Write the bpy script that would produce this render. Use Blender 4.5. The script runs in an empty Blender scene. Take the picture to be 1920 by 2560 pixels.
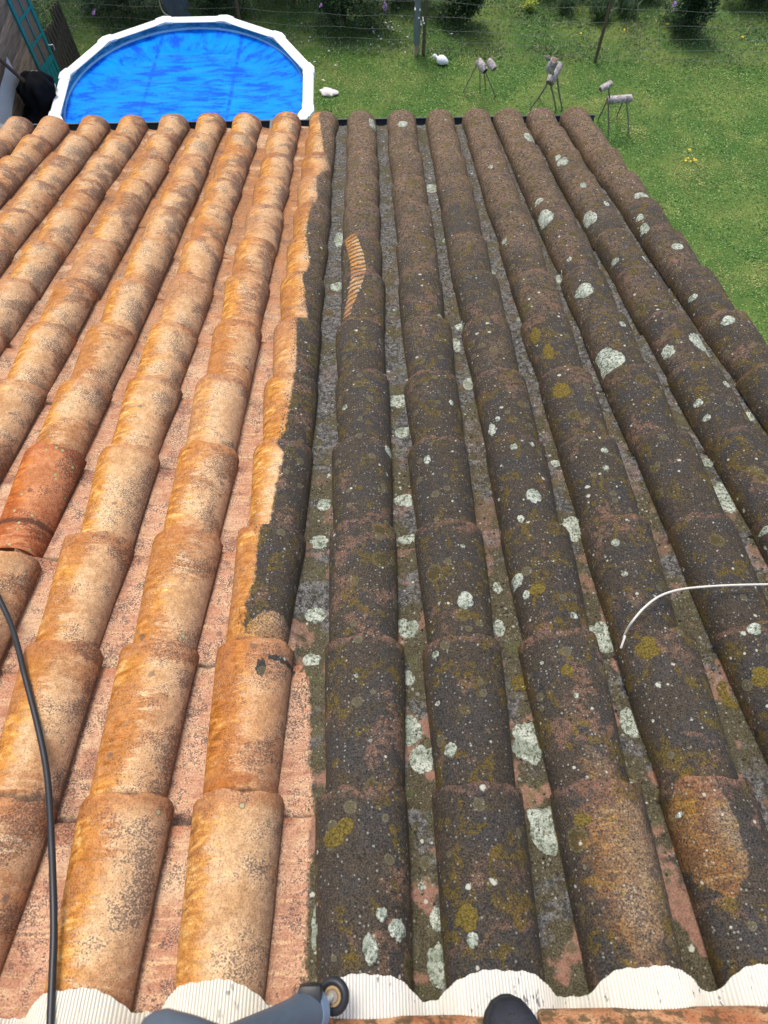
import bpy, bmesh, math, random
import numpy as np
from mathutils import Vector, Matrix, noise as mnoise
from mathutils.bvhtree import BVHTree

random.seed(7); rng = np.random.default_rng(7)
scene = bpy.context.scene
col = scene.collection

# ------------------------------------------------------------------ camera
H0 = 6.046                       # height of the roof origin above the lawn
PITCH, YAW, ROLL = 1.1300079, 0.0278654, 0.0009305
FPX = 1666.357                   # focal length in pixels of a 1920 x 2560 picture
TH = 0.3141503                   # roof slope
HCAM = 1.2514619
UU = Vector((1, 0, 0)); VV = Vector((0, math.cos(TH), -math.sin(TH))); WW = Vector((0, math.sin(TH), math.cos(TH)))
RO = Vector((0, 0, H0))
CAM = RO + WW*HCAM
fw = Vector((math.sin(YAW)*math.cos(PITCH), math.cos(YAW)*math.cos(PITCH), -math.sin(PITCH)))
rt0 = Vector((math.cos(YAW), -math.sin(YAW), 0)); up0 = rt0.cross(fw)
rt = rt0*math.cos(ROLL) + up0*math.sin(ROLL); up = -rt0*math.sin(ROLL) + up0*math.cos(ROLL)
cd = bpy.data.cameras.new('camera'); cam = bpy.data.objects.new('camera', cd); col.objects.link(cam)
cd.sensor_fit = 'VERTICAL'; cd.sensor_height = 36.0; cd.lens = FPX*36/2560
cd.clip_start = 0.05; cd.clip_end = 500
cd.dof.use_dof = True; cd.dof.focus_distance = 2.6; cd.dof.aperture_fstop = cd.lens/3.0
mw = Matrix((rt, up, -fw)).transposed().to_4x4(); mw.translation = CAM
cam.matrix_world = mw
scene.camera = cam

def ray(x, y): return rt*((x-960)/FPX) - up*((y-1280)/FPX) + fw
def onz(x, y, h=0.0):
    r = ray(x, y); return CAM + r*((h-CAM.z)/r.z)
def onx(x, y, X):
    r = ray(x, y); return CAM + r*((X-CAM.x)/r.x)
def ony(x, y, Y):
    r = ray(x, y); return CAM + r*((Y-CAM.y)/r.y)
def onroof(x, y, w=0.0):
    r = ray(x, y); k = ((RO+WW*w-CAM).dot(WW))/r.dot(WW); q = CAM + r*k - RO
    return Vector((q.dot(UU), q.dot(VV), w))
def pxz(x, y, Z): return CAM + ray(x, y)*Z
def roofw(u, v, w): return RO + UU*u + VV*v + WW*w
RF = Matrix((UU, VV, WW)).transposed().to_4x4(); RF.translation = RO

# ------------------------------------------------------------------ world, sun, exposure
SUN_EL, SUN_AZ = math.radians(64), math.radians(-20)      # azimuth from +Y towards +X
world = bpy.data.worlds.new('World'); scene.world = world; world.use_nodes = True
wn = world.node_tree.nodes; bg = wn['Background']
sky = wn.new('ShaderNodeTexSky'); sky.sky_type = 'NISHITA'; sky.sun_disc = False
sky.sun_elevation = SUN_EL; sky.sun_rotation = SUN_AZ; sky.air_density = 1.0; sky.dust_density = 4.0; sky.ozone_density = 0.6
world.node_tree.links.new(sky.outputs[0], bg.inputs[0]); bg.inputs[1].default_value = 0.15
sl = bpy.data.lights.new('sun', 'SUN'); sl.energy = 1.35; sl.angle = math.radians(18); sl.color = (1.0, 0.955, 0.89)
so = bpy.data.objects.new('sun', sl); col.objects.link(so); so.location = (0, 0, 20)
sd = Vector((math.sin(SUN_AZ)*math.cos(SUN_EL), math.cos(SUN_AZ)*math.cos(SUN_EL), math.sin(SUN_EL)))
so.rotation_euler = sd.to_track_quat('Z', 'Y').to_euler()
scene.view_settings.view_transform = 'Standard'; scene.view_settings.look = 'None'
scene.view_settings.exposure = 0.72; scene.view_settings.gamma = 1.0
scene.view_settings.use_curve_mapping = False
scene.cycles.max_bounces = 5; scene.cycles.diffuse_bounces = 2; scene.cycles.glossy_bounces = 2; scene.cycles.transmission_bounces = 2
scene.cycles.caustics_reflective = False; scene.cycles.caustics_refractive = False

# ------------------------------------------------------------------ helpers
def tag(o, label=None, cat=None, group=None, kind=None):
    if label: o['label'] = label
    if cat: o['category'] = cat
    if group: o['group'] = group
    if kind: o['kind'] = kind
    return o
def empty(name, loc, label, cat, group=None):
    o = bpy.data.objects.new(name, None); col.objects.link(o); o.location = loc; o.empty_display_size = 0.1
    return tag(o, label, cat, group)
def finish(me, m, smooth=None):
    if m is not None: me.materials.append(m)
    if smooth is not None:
        me.polygons.foreach_set('use_smooth', [True]*len(me.polygons))
        if smooth < 3.1: me.set_sharp_from_angle(angle=smooth)
    me.update(); return me
def link(name, me, parent=None, world=None):
    o = bpy.data.objects.new(name, me); col.objects.link(o)
    wm = world if world is not None else Matrix.Identity(4)
    if parent is not None:
        o.parent = parent
        o.matrix_basis = PM(parent).inverted() @ wm
    else: o.matrix_basis = wm
    return o
def PM(o):
    m = o.matrix_basis.copy()
    while o.parent: o = o.parent; m = o.matrix_basis @ m
    return m
class MB:
    """collects shapes in world space; build() makes one mesh object with its origin at the middle of its base"""
    def __init__(s): s.bm = bmesh.new()
    def box(s, c, size, rot=None, bevel=0.0):
        m = Matrix.LocRotScale(Vector(c), rot, Vector(size))
        r = bmesh.ops.create_cube(s.bm, size=1.0, matrix=m)
        if bevel:
            es = list({e for v in r['verts'] for e in v.link_edges})
            bmesh.ops.bevel(s.bm, geom=es, offset=bevel, segments=2, affect='EDGES', profile=0.6)
        return s
    def bar(s, a, b, w, h, bevel=0.0):
        a, b = Vector(a), Vector(b); d = b-a
        q = d.to_track_quat('X', 'Z')
        return s.box((a+b)/2, (d.length, w, h), q, bevel)
    def tube(s, pts, radii, n=10, jit=0.0, caps=True, flat=1.0):
        pts = [Vector(p) for p in pts]
        if not hasattr(radii, '__len__'): radii = [radii]*len(pts)
        rings = []; x = None
        for i, p in enumerate(pts):
            t = (pts[min(i+1, len(pts)-1)]-pts[max(i-1, 0)]).normalized()
            if x is None: x = t.orthogonal().normalized()
            x = (x - t*x.dot(t)).normalized(); y = t.cross(x)
            rg = []
            for k in range(n):
                a = 2*math.pi*k/n; r = radii[i]*(1+jit*random.uniform(-1, 1))
                rg.append(s.bm.verts.new(p + x*(r*math.cos(a)) + y*(r*math.sin(a)*flat)))
            rings.append(rg)
        for i in range(len(rings)-1):
            for k in range(n): s.bm.faces.new((rings[i][k], rings[i][(k+1) % n], rings[i+1][(k+1) % n], rings[i+1][k]))
        if caps:
            s.bm.faces.new(rings[0][::-1]); s.bm.faces.new(rings[-1])
        return s
    def loft(s, rings, closed=True, caps=True):
        vr = [[s.bm.verts.new(p) for p in r] for r in rings]; n = len(vr[0])
        for i in range(len(vr)-1):
            for k in range(n if closed else n-1):
                s.bm.faces.new((vr[i][k], vr[i][(k+1) % n], vr[i+1][(k+1) % n], vr[i+1][k]))
        if caps: s.bm.faces.new(vr[0][::-1]); s.bm.faces.new(vr[-1])
        return s
    def ball(s, c, r, sub=2, sc=(1, 1, 1), jit=0.0):
        q = bmesh.ops.create_icosphere(s.bm, subdivisions=sub, radius=1.0)
        for v in q['verts']:
            k = 1+jit*mnoise.noise(v.co*2.3+Vector(c)*5)
            v.co = Vector(c) + Vector((v.co.x*sc[0], v.co.y*sc[1], v.co.z*sc[2]))*(r*k)
        return s
    def build(s, name, m, parent=None, smooth=0.6):
        bmesh.ops.recalc_face_normals(s.bm, faces=s.bm.faces[:])
        cs = [v.co for v in s.bm.verts]
        lo = Vector([min(c[i] for c in cs) for i in range(3)]); hi = Vector([max(c[i] for c in cs) for i in range(3)])
        org = Vector(((lo.x+hi.x)/2, (lo.y+hi.y)/2, lo.z))
        for v in s.bm.verts: v.co -= org
        me = bpy.data.meshes.new(name); s.bm.to_mesh(me); s.bm.free()
        finish(me, m, smooth)
        return link(name, me, parent, Matrix.Translation(org))
def catmull(P, n=8):
    P = [Vector(p) for p in P]; P = [P[0]*2-P[1]] + P + [P[-1]*2-P[-2]]; out = []
    for i in range(1, len(P)-2):
        a, b, c, d = P[i-1:i+3]
        for k in range(n):
            t = k/n; out.append(0.5*((2*b)+(c-a)*t+(2*a-5*b+4*c-d)*t*t+(-a+3*b-3*c+d)*t**3))
    out.append(P[-2]); return out

# ------------------------------------------------------------------ material helper
class MT:
    def __init__(s, name, rough=0.85, spec=0.3):
        s.m = bpy.data.materials.new(name); s.m.use_nodes = True; s.t = s.m.node_tree
        s.b = s.t.nodes['Principled BSDF']; s.b.inputs['Roughness'].default_value = rough
        s.b.inputs['Specular IOR Level'].default_value = spec
        s.tc = None
    def n(s, typ, props=None, **ins):
        nd = s.t.nodes.new('ShaderNode'+typ)
        for k, v in (props or {}).items(): setattr(nd, k, v)
        for k, v in ins.items(): s.set(nd.inputs[int(k[1:])] if k[0] == '_' else nd.inputs[k], v)
        return nd
    def set(s, sock, v):
        if isinstance(v, bpy.types.NodeSocket): s.t.links.new(v, sock)
        else:
            if hasattr(sock.default_value, '__len__') and hasattr(v, '__len__') and len(sock.default_value) == 4 and len(v) == 3: v = (*v, 1)
            sock.default_value = v
    def obj(s, o=None):
        nd = s.n('TexCoord'); nd.object = o; return nd.outputs['Object']
    def uv(s): return s.n('TexCoord').outputs['UV']
    def rand(s): return s.n('ObjectInfo').outputs['Random']
    def island(s): return s.n('NewGeometry').outputs['Random Per Island']
    def xyz(s, v):
        o = s.n('SeparateXYZ', _0=v).outputs; return o[0], o[1], o[2]
    def comb(s, x, y, z): return s.n('CombineXYZ', _0=x, _1=y, _2=z).outputs[0]
    def map(s, v, sc=(1, 1, 1), loc=(0, 0, 0), rot=(0, 0, 0)): return s.n('Mapping', _0=v, _1=loc, _2=rot, _3=sc).outputs[0]
    def noise(s, v, scale, det=3, rough=0.55, dist=0.0):
        return s.n('TexNoise', Vector=v, Scale=scale, Detail=det, Roughness=rough, Distortion=dist).outputs[0]
    def vor(s, v, scale, feat='F1', rnd=1.0):
        o = s.n('TexVoronoi', {'feature': feat}, Vector=v, Scale=scale, Randomness=rnd); return o.outputs['Distance'], (o.outputs['Color'] if 'Color' in o.outputs else None)
    def f(s, op, a, b=0.0, clamp=False):
        return s.n('Math', {'operation': op, 'use_clamp': clamp}, _0=a, _1=b).outputs[0]
    def mul(s, a, b): return s.f('MULTIPLY', a, b)
    def add(s, a, b, c=False): return s.f('ADD', a, b, c)
    def sub(s, a, b): return s.f('SUBTRACT', a, b)
    def ss(s, x, a, b, lo=0.0, hi=1.0):
        if a > b: a, b, lo, hi = b, a, hi, lo
        return s.n('MapRange', {'interpolation_type': 'SMOOTHSTEP'}, _0=x, _1=a, _2=b, _3=lo, _4=hi).outputs[0]
    def mix(s, fac, a, b):
        nd = s.n('Mix', {'data_type': 'RGBA', 'blend_type': 'MIX'}, _0=fac, _6=a, _7=b); return nd.outputs[2]
    def mixv(s, fac, a, b):
        nd = s.n('Mix', {'data_type': 'FLOAT'}, _0=fac, _2=a, _3=b); return nd.outputs[0]
    def multc(s, fac, a, b):
        nd = s.n('Mix', {'data_type': 'RGBA', 'blend_type': 'MULTIPLY'}, _0=fac, _6=a, _7=b); return nd.outputs[2]
    def ramp(s, x, stops):
        nd = s.n('ValToRGB', _0=x); e = nd.color_ramp.elements
        while len(e) < len(stops): e.new(0.5)
        for q, (p, c) in zip(e, stops): q.position = p; q.color = (*c, 1)
        return nd.outputs[0]
    def curve(s, x, pts):
        nd = s.n('FloatCurve', _1=x); c = nd.mapping.curves[0]
        c.points[0].location = pts[0]; c.points[-1].location = pts[-1]
        for p in pts[1:-1]: c.points.new(*p)
        for p in c.points: p.handle_type = 'VECTOR'
        nd.mapping.update(); return nd.outputs[0]
    def bump(s, h, strength=0.4, dist=0.004, normal=None):
        nd = s.n('Bump', Height=h, Strength=strength, Distance=dist)
        if normal is not None: s.set(nd.inputs['Normal'], normal)
        return nd.outputs[0]
    def out(s, colr, rough=None, normal=None, **kw):
        s.set(s.b.inputs['Base Color'], colr)
        if rough is not None: s.set(s.b.inputs['Roughness'], rough)
        if normal is not None: s.set(s.b.inputs['Normal'], normal)
        for k, v in kw.items(): s.set(s.b.inputs[k.replace('_', ' ')], v)
        return s.m
def plain(name, c, rough=0.6, var=0.15, scale=8.0, bump=0.0, metal=0.0, spec=0.4):
    t = MT(name, rough, spec); p = t.obj(); a = t.noise(p, scale, 4, 0.6); g = t.noise(p, scale*9, 3, 0.6)
    k = t.mixv(0.5, a, g)
    lo = tuple(x*(1-var) for x in c); hi = tuple(min(1, x*(1+var)) for x in c)
    t.b.inputs['Metallic'].default_value = metal
    return t.out(t.ramp(k, [(0.3, lo), (0.7, hi)]), None, t.bump(g, bump, 0.003) if bump else None)

# ================================================================== house with the tiled roof
S = 0.225; U0 = -0.2690182; V0 = 0.4807801; E = 0.3325695; NK = 13
house = empty('house', (-0.7, 0.0, 0.0), 'house with clay tile roof, left half scrubbed orange, right half dark and lichened', 'house')
EAVE_RES = {-8: 4.7, -7: 14.1, -6: 4.5, -5: 1.7, -4: -7.2, -3: -5.2, -2: -1.4, -1: -6.7, 0: -4.1, 1: -5.7, 2: -12.4, 3: -14.2, 4: -12.1, 5: 1.9, 6: 12.7, 7: 20.4}
NEAR_RES = {0: 13, -1: 4, 1: -7.4, 2: -2, 3: -3, 4: 12}
COLS = list(range(-9, 8))
def col_u(c, v):
    ue = -EAVE_RES.get(c, 4.0)*S/93.0; un = -NEAR_RES.get(c, 0.0)*S/297.0
    t = min(max((v-V0)/(12*E), 0), 1)
    return c*S + U0 + un*(1-t) + ue*t

deck_bm = bmesh.new()
ULO, UHI = -9.6*S+U0, 7.35*S+U0
bmesh.ops.create_cube(deck_bm, size=1.0, matrix=Matrix.LocRotScale(Vector(((ULO+UHI)/2, 2.22, -0.135)), None, Vector((UHI-ULO, 4.36, 0.03))))
me = bpy.data.meshes.new('roof_deck'); deck_bm.to_mesh(me); deck_bm.free()
deck = link('roof_deck', me, house, RF)

# dirt line (pixels of its course, read off the photograph, laid on the tiles)
edge_cov = [(799,295),(810,376),(827,405),(793,434),(793,491),(772,538),(764,584),(775,653),(758,694),(770,790),(744,798),(741,896),(735,946),(718,1050),(694,1100),(702,1128),(712,1134),(689,1218),(674,1305),(654,1317),(642,1392),(634,1450),(616,1490),(608,1575),(745,1605),(760,1640)]
edge_cha = [(752,1594),(758,1658),(775,1745),(775,1878),(781,1990)]
pts = [onroof(x, y, -0.012) for x, y in edge_cov]
poly = sorted([(p.y, p.x) for p in pts] + [(onroof(x, y, -0.085).y, onroof(x, y, -0.085).x) for x, y in edge_cha[1:]])
UL, UW, VL = -1.2, 1.6, 5.0
def cpts(poly, end=True):
    q = [(max(0, min(1, v/VL)), (u-UL)/UW) for v, u in poly]
    if q[0][0] > 0: q = [(0.0, q[0][1])] + q
    if q[-1][0] < 1: q = q + [(1.0, q[-1][1])]
    out = [q[0]]
    for p in q[1:]:
        if p[0]-out[-1][0] > 0.0012: out.append(p)
    return out
stL = [(860,597),(869,630),(876,660),(878,690),(874,715),(867,740),(860,765),(855,784)]
stR = [(886,588),(898,612),(909,640),(916,670),(913,695),(904,720),(892,745),(877,774)]
stripL = sorted([(onroof(*p, -0.02).y, onroof(*p, -0.02).x) for p in stL]); stripR = sorted([(onroof(*p, -0.02).y, onroof(*p, -0.02).x) for p in stR])
sv0 = onroof(870, 782, -0.02).y; sv1 = onroof(880, 588, -0.02).y

def clean_mask(t, P):
    u, v, w = t.xyz(P)
    vn = t.f('DIVIDE', v, VL)
    ub = t.add(t.mul(t.curve(vn, cpts(poly)), UW), UL)
    n1 = t.noise(t.map(P, (1, 0.35, 1)), 160, 2, 0.6); n2 = t.noise(P, 34, 3, 0.6)
    jit = t.add(t.mul(t.sub(n1, 0.5), 0.009), t.mul(t.sub(n2, 0.5), 0.024))
    d = t.sub(t.add(ub, jit), u)
    m = t.ss(t.add(d, t.mul(t.sub(t.noise(P, 330, 2, 0.7), 0.5), 0.012)), -0.003, 0.006)
    # scalloped brush marks along the line: small uncleaned cells just inside it
    vd, vc = t.vor(t.map(P, (1.0, 0.55, 1)), 150)
    cell = t.mul(t.ss(vd, 0.42, 0.30), t.mul(t.ss(d, 0.026, 0.014), t.ss(t.noise(P, 5, 2), 0.43, 0.53)))
    m = t.mul(m, t.sub(1.0, t.mul(cell, 0.85)))
    # the brush stripe on the first dark row
    lu = t.add(t.mul(t.curve(vn, cpts(stripL)), UW), UL); ru = t.add(t.mul(t.curve(vn, cpts(stripR)), UW), UL)
    wob = t.mul(t.sub(n1, 0.5), 0.006)
    ins = t.mul(t.ss(t.sub(u, t.add(lu, wob)), -0.001, 0.002), t.ss(t.sub(t.add(ru, wob), u), -0.001, 0.002))
    ins = t.mul(ins, t.mul(t.ss(v, sv0, sv0+0.01), t.ss(v, sv1, sv1-0.01)))
    rib = t.f('SINE', t.add(t.mul(t.sub(v, t.mul(u, 0.45)), 215.0), t.mul(n2, 5.0)))
    stripe = t.mul(ins, t.ss(t.add(rib, t.mul(t.sub(n1, 0.5), 2.0)), -0.6, 0.5, 0.12, 0.85))
    m = t.f('MAXIMUM', m, stripe)
    # worn oval patches on single tiles (centre px, half sizes, strength)
    for (x, y, a, b, k) in [(672, 1575, 0.052, 0.055, 0.85), (1770, 2075, 0.052, 0.105, 0.42), (1560, 2140, 0.08, 0.19, 0.45)]:
        c = onroof(x, y, -0.02)
        e = t.add(t.f('POWER', t.mul(t.sub(u, c.x), 1/a), 2.0), t.f('POWER', t.mul(t.sub(v, c.y), 1/b), 2.0))
        e = t.add(e, t.mul(t.sub(n2, 0.5), 0.9 if b < 0.12 else 2.4))
        sp = t.ss(t.noise(P, 260, 4, 0.75), 0.36, 0.62)
        m = t.f('MAXIMUM', m, t.mul(t.ss(e, 1.05, 0.9 if b < 0.12 else 0.2), t.mul(sp, k)))
    # a few left-over dark scraps on the cleaned side
    for (x, y, a, b) in [(652, 1668, 0.010, 0.020), (700, 1640, 0.03, 0.008)]:
        c = onroof(x, y, -0.01)
        e = t.add(t.f('POWER', t.mul(t.sub(u, c.x), 1/a), 2.0), t.f('POWER', t.mul(t.sub(v, c.y), 1/b), 2.0))
        e = t.add(e, t.mul(t.sub(n1, 0.5), 3.0))
        m = t.mul(m, t.ss(e, 0.8, 1.1))
    return m, u, v, d

def tile_material(kind, mode):
    t = MT('clay_'+kind+'_'+mode, 0.88, 0.25)
    P = t.obj(deck); R = t.rand(); uv = t.uv()
    s, along, _ = t.xyz(uv)
    # every tile its own pattern
    Q = t.n('VectorMath', {'operation': 'ADD'}, _0=P, _1=t.comb(t.mul(R, 17.0), t.mul(R, 9.0), t.mul(R, 23.0))).outputs[0]
    if mode == 'mixed': clean, u, v, dline = clean_mask(t, P)
    else:
        u, v, _w = t.xyz(P); clean = 0.0 if mode == 'dirty' else 1.0
    g_fine = t.ss(t.noise(Q, 370, 3, 0.8), 0.35, 0.65); g_mid = t.noise(Q, 75, 4, 0.7); g_lo = t.noise(Q, 11, 4, 0.6); g_vlo = t.noise(Q, 4.5, 3, 0.5)
    R2 = t.f('FRACT', t.mul(R, 7.31)); R3 = t.f('FRACT', t.mul(R, 23.7))
    # ---------------- cleaned clay
    stk = t.noise(t.map(Q, (14, 70, 30), rot=(0, 0, 0.55)), 1.0, 4, 0.7, 0.6)       # slanting brush streaks
    stk2 = t.noise(t.map(Q, (10, 120, 10), rot=(0, 0, 0.1)), 1.0, 3, 0.7, 0.3)
    if kind == 'cover':
        pale = t.mix(t.ss(g_lo, 0.35, 0.65), (0.53, 0.315, 0.145), (0.70, 0.485, 0.275))
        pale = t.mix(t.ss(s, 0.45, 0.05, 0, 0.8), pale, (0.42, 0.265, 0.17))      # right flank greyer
        fo = t.add(t.ss(t.add(s, t.mul(t.sub(g_vlo, 0.5), 0.5)), 0.36, 0.72), t.mul(t.sub(stk, 0.5), 2.0))
        fo = t.mul(t.ss(fo, 0.12, 0.75), t.ss(s, 0.27, 0.48))
        orange = t.ramp(stk, [(0.30, (0.17, 0.060, 0.010)), (0.43, (0.42, 0.155, 0.022)), (0.56, (0.58, 0.28, 0.055)), (0.68, (0.76, 0.50, 0.20))])
        c = t.mix(fo, pale, orange)
        c = t.mix(t.mul(t.ss(s, 0.055, 0.02), 0.8), c, (0.05, 0.035, 0.025))  # contact shadow and dirt painted along the right lower edge
        rim = t.mul(t.ss(t.add(along, t.mul(t.sub(g_lo, 0.5), 0.30)), 0.89, 0.95), t.mixv(R2, 0.45, 1.0))
        c = t.mix(t.mul(rim, 0.85), c, t.mix(g_mid, (0.22, 0.07, 0.022), (0.48, 0.19, 0.07)))
        head = t.mul(t.ss(t.add(along, t.mul(t.sub(g_lo, 0.5), 0.5)), 0.42, 0.24), t.mixv(R3, 0.0, 0.9))
        c = t.mix(t.mul(head, t.ss(stk, 0.4, 0.6)), c, (0.33, 0.125, 0.05))
        blot = t.mul(t.ss(t.add(g_vlo, t.mul(t.sub(g_lo, 0.5), 0.5)), 0.47, 0.60), t.ss(stk, 0.36, 0.56))
        c = t.mix(t.mul(blot, t.ss(v, 0.5, 3.5, 0.75, 0.85)), c, t.mix(g_mid, (0.28, 0.10, 0.032), (0.50, 0.225, 0.09)))
        c = t.mix(t.ss(R, 0.90, 0.97), c, t.multc(0.5, c, (0.85, 0.66, 0.58)))     # odd redder tiles
        c = t.mix(t.mul(t.ss(R2, 0.55, 1.0), 0.25), c, (0.52, 0.37, 0.235))
        smask = t.add(t.add(t.ss(g_lo, 0.40, 0.60, 0, 0.16), t.ss(s, 0.65, 0.15, 0.01, 0.11)), t.ss(v, 1.0, 4.0, 0.0, 0.045))
    else:
        c = t.mix(t.ss(g_lo, 0.35, 0.65), (0.45, 0.235, 0.145), (0.64, 0.41, 0.265))
        c = t.mix(t.ss(stk2, 0.50, 0.68, 0, 0.75), c, (0.70, 0.50, 0.27))
        c = t.mix(t.ss(stk, 0.50, 0.66, 0, 0.7), c, (0.42, 0.19, 0.115))
        rim = t.ss(t.add(along, t.mul(t.sub(g_lo, 0.5), 0.3)), 0.90, 0.99)
        c = t.mix(t.mul(rim, 0.7), c, (0.42, 0.16, 0.08))
        c = t.mix(t.ss(v, 1.5, 3.4, 0, 0.85), c, t.mix(stk, (0.25, 0.085, 0.026), (0.52, 0.27, 0.10)))  # farther rows keep the orange film
        stn = t.mul(t.ss(t.noise(Q, 19, 4, 0.65, 0.4), 0.545, 0.61), t.ss(g_fine, 0.75, 0.35))
        c = t.mix(t.mul(stn, 0.8), c, (0.11, 0.075, 0.075))
        c = t.mix(t.ss(t.noise(Q, 8, 3, 0.6), 0.54, 0.64, 0, 0.6), c, (0.66, 0.48, 0.30))
        smask = t.ss(t.add(t.mul(g_lo, 0.6), t.mul(g_mid, 0.4)), 0.42, 0.58, 0.02, 0.24)
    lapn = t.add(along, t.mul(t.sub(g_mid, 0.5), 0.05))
    lap_shade = t.mul(t.ss(lapn, 0.215, 0.235), t.ss(lapn, 0.285, 0.255))  # gap shadow just beyond the overlapping lip, painted into the clay colour
    c = t.mix(t.mul(lap_shade, 0.75), c, (0.06, 0.035, 0.022))
    # tiny black growth in the pores, patchy
    sp = t.ss(t.sub(t.noise(Q, 300, 3, 0.75), t.sub(0.70, smask)), 0.0, 0.05)
    c = t.mix(t.mul(sp, 0.80), c, (0.07, 0.05, 0.045))
    c = t.multc(0.75, c, t.ramp(g_fine, [(0.0, (0.46, 0.40, 0.36)), (0.45, (0.98, 0.98, 0.98)), (1.0, (1.2, 1.2, 1.18))]))
    c = t.multc(0.6, c, t.ramp(t.add(t.mul(g_mid, 0.6), t.mul(g_lo, 0.4)), [(0.40, (0.60, 0.54, 0.51)), (0.52, (1.0, 1.0, 1.0)), (0.62, (1.12, 1.10, 1.05))]))
    vd, vc = t.vor(Q, 24)
    rr = t.xyz(vc)
    pick = t.mul(t.ss(rr[0], 0.86, 0.88), t.ss(t.add(vd, t.mul(rr[1], 0.08)), 0.17, 0.15))
    ring = t.ss(t.add(vd, t.mul(rr[1], 0.08)), 0.10, 0.145)
    c = t.mix(t.mul(pick, 0.75), c, t.mix(ring, (0.36, 0.36, 0.20), (0.075, 0.085, 0.045)))
    dk = t.mul(t.ss(rr[1], 0.88, 0.9), t.ss(t.add(vd, t.mul(t.sub(g_mid, 0.5), 0.25)), 0.2, 0.15))
    c = t.mix(t.mul(dk, 0.6), c, (0.09, 0.07, 0.06))
    # ---------------- weathered, overgrown clay
    if kind == 'cover':
        d = t.mix(g_fine, (0.0045, 0.004, 0.0034), (0.075, 0.063, 0.046))
        d = t.mix(t.ss(g_lo, 0.47, 0.57, 0, 0.8), d, t.mix(g_fine, (0.006, 0.006, 0.006), (0.060, 0.059, 0.056)))
        brown = t.ss(t.add(v, t.mul(t.sub(g_vlo, 0.5), 4.5)), 1.8, 4.4, 0.08, 0.9)
        d = t.mix(t.mul(brown, t.ss(g_mid, 0.40, 0.56)), d, t.mix(g_fine, (0.045, 0.027, 0.015), (0.34, 0.215, 0.128)))
        redn = t.noise(Q, 7.5, 4, 0.65, 0.4)
        wear = t.mul(t.ss(redn, 0.55, 0.65), t.ss(g_mid, 0.40, 0.54))
        d = t.mix(t.mul(wear, 0.8), d, t.mix(g_fine, (0.03, 0.016, 0.010), (0.27, 0.155, 0.10)))
        dr = t.mul(t.ss(t.add(along, t.mul(t.sub(g_lo, 0.5), 0.12)), 0.935, 0.985), t.mul(t.ss(g_mid, 0.40, 0.55), t.mixv(R3, 0.15, 0.95)))
        d = t.mix(t.mul(dr, 0.65), d, t.mix(g_fine, (0.09, 0.042, 0.026), (0.32, 0.17, 0.115)))
        flank = t.ss(t.f('ABSOLUTE', t.sub(s, 0.5)), 0.30, 0.47)
        d = t.mix(t.mul(t.mul(flank, t.ss(g_lo, 0.45, 0.6)), 0.65), d, t.mix(g_fine, (0.035, 0.022, 0.008), (0.15, 0.088, 0.02)))
        mossn = t.noise(Q, 17, 3, 0.6, 0.5)
        moss = t.mul(t.ss(mossn, 0.53, 0.61), t.ss(g_mid, 0.42, 0.54))
        d = t.mix(t.mul(moss, 0.8), d, t.mix(g_fine, (0.026, 0.020, 0.004), (0.16, 0.11, 0.016)))
    else:
        d = t.mix(t.ss(g_mid, 0.40, 0.60), (0.045, 0.044, 0.041), (0.19, 0.186, 0.175))
        d = t.mix(t.ss(g_fine, 0.55, 0.2, 0, 0.8), d, (0.016, 0.015, 0.014))
        lapd = t.mul(t.ss(along, 0.20, 0.23), t.ss(t.add(along, t.mul(t.sub(g_mid, 0.5), 0.08)), 0.30, 0.25)); d = t.mix(t.mul(lapd, 0.7), d, (0.015, 0.013, 0.010))  # shadow line at the channel overlap, painted as a dark band
        mossn = t.noise(Q, 9, 4, 0.6, 0.6)
        d = t.mix(t.mul(t.ss(t.add(mossn, t.ss(v, 2.6, 0.4, 0.0, 0.10)), 0.50, 0.58), 0.88), d, t.mix(g_fine, (0.016, 0.0135, 0.007), (0.115, 0.098, 0.048)))
        pk = t.mul(t.ss(t.noise(Q, 13, 3, 0.55), 0.53, 0.59), t.ss(v, 1.7, 0.35, 0.12, 1.0))
        d = t.mix(t.mul(pk, 0.85), d, t.multc(0.7, t.mix(g_mid, (0.17, 0.075, 0.05), (0.46, 0.27, 0.19)), t.ramp(g_fine, [(0.0, (0.4, 0.38, 0.36)), (1.0, (1.15, 1.15, 1.15))])))
        grn = t.ss(t.noise(Q, 15, 3, 0.6), 0.60, 0.67, 0, 0.35)
        d = t.mix(grn, d, t.mix(g_fine, (0.04, 0.055, 0.015), (0.13, 0.15, 0.05)))
    # crusts: olive rosettes with a paler rim, grey films, pale dots
    for sc, lo, cin, crim in ((15, 0.82, (0.065, 0.05, 0.014), (0.12, 0.095, 0.035)), (30, 0.84, (0.10, 0.088, 0.045), (0.14, 0.125, 0.075))):
        vd, vc = t.vor(t.map(Q, (1, 1, 1), (sc, 0, 0)), sc); rr = t.xyz(vc)
        dd = t.add(vd, t.add(t.mul(t.sub(g_mid, 0.5), 0.42), t.mul(rr[1], 0.22)))
        ro = t.mul(t.ss(rr[0], lo, lo+0.02), t.ss(dd, 0.42, 0.39))
        d = t.mix(t.mul(ro, 0.75), d, t.multc(0.7, t.mix(t.ss(dd, 0.30, 0.37), cin, crim), t.ramp(g_fine, [(0.0, (0.4, 0.4, 0.4)), (1.0, (1.35, 1.35, 1.35))])))
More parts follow.
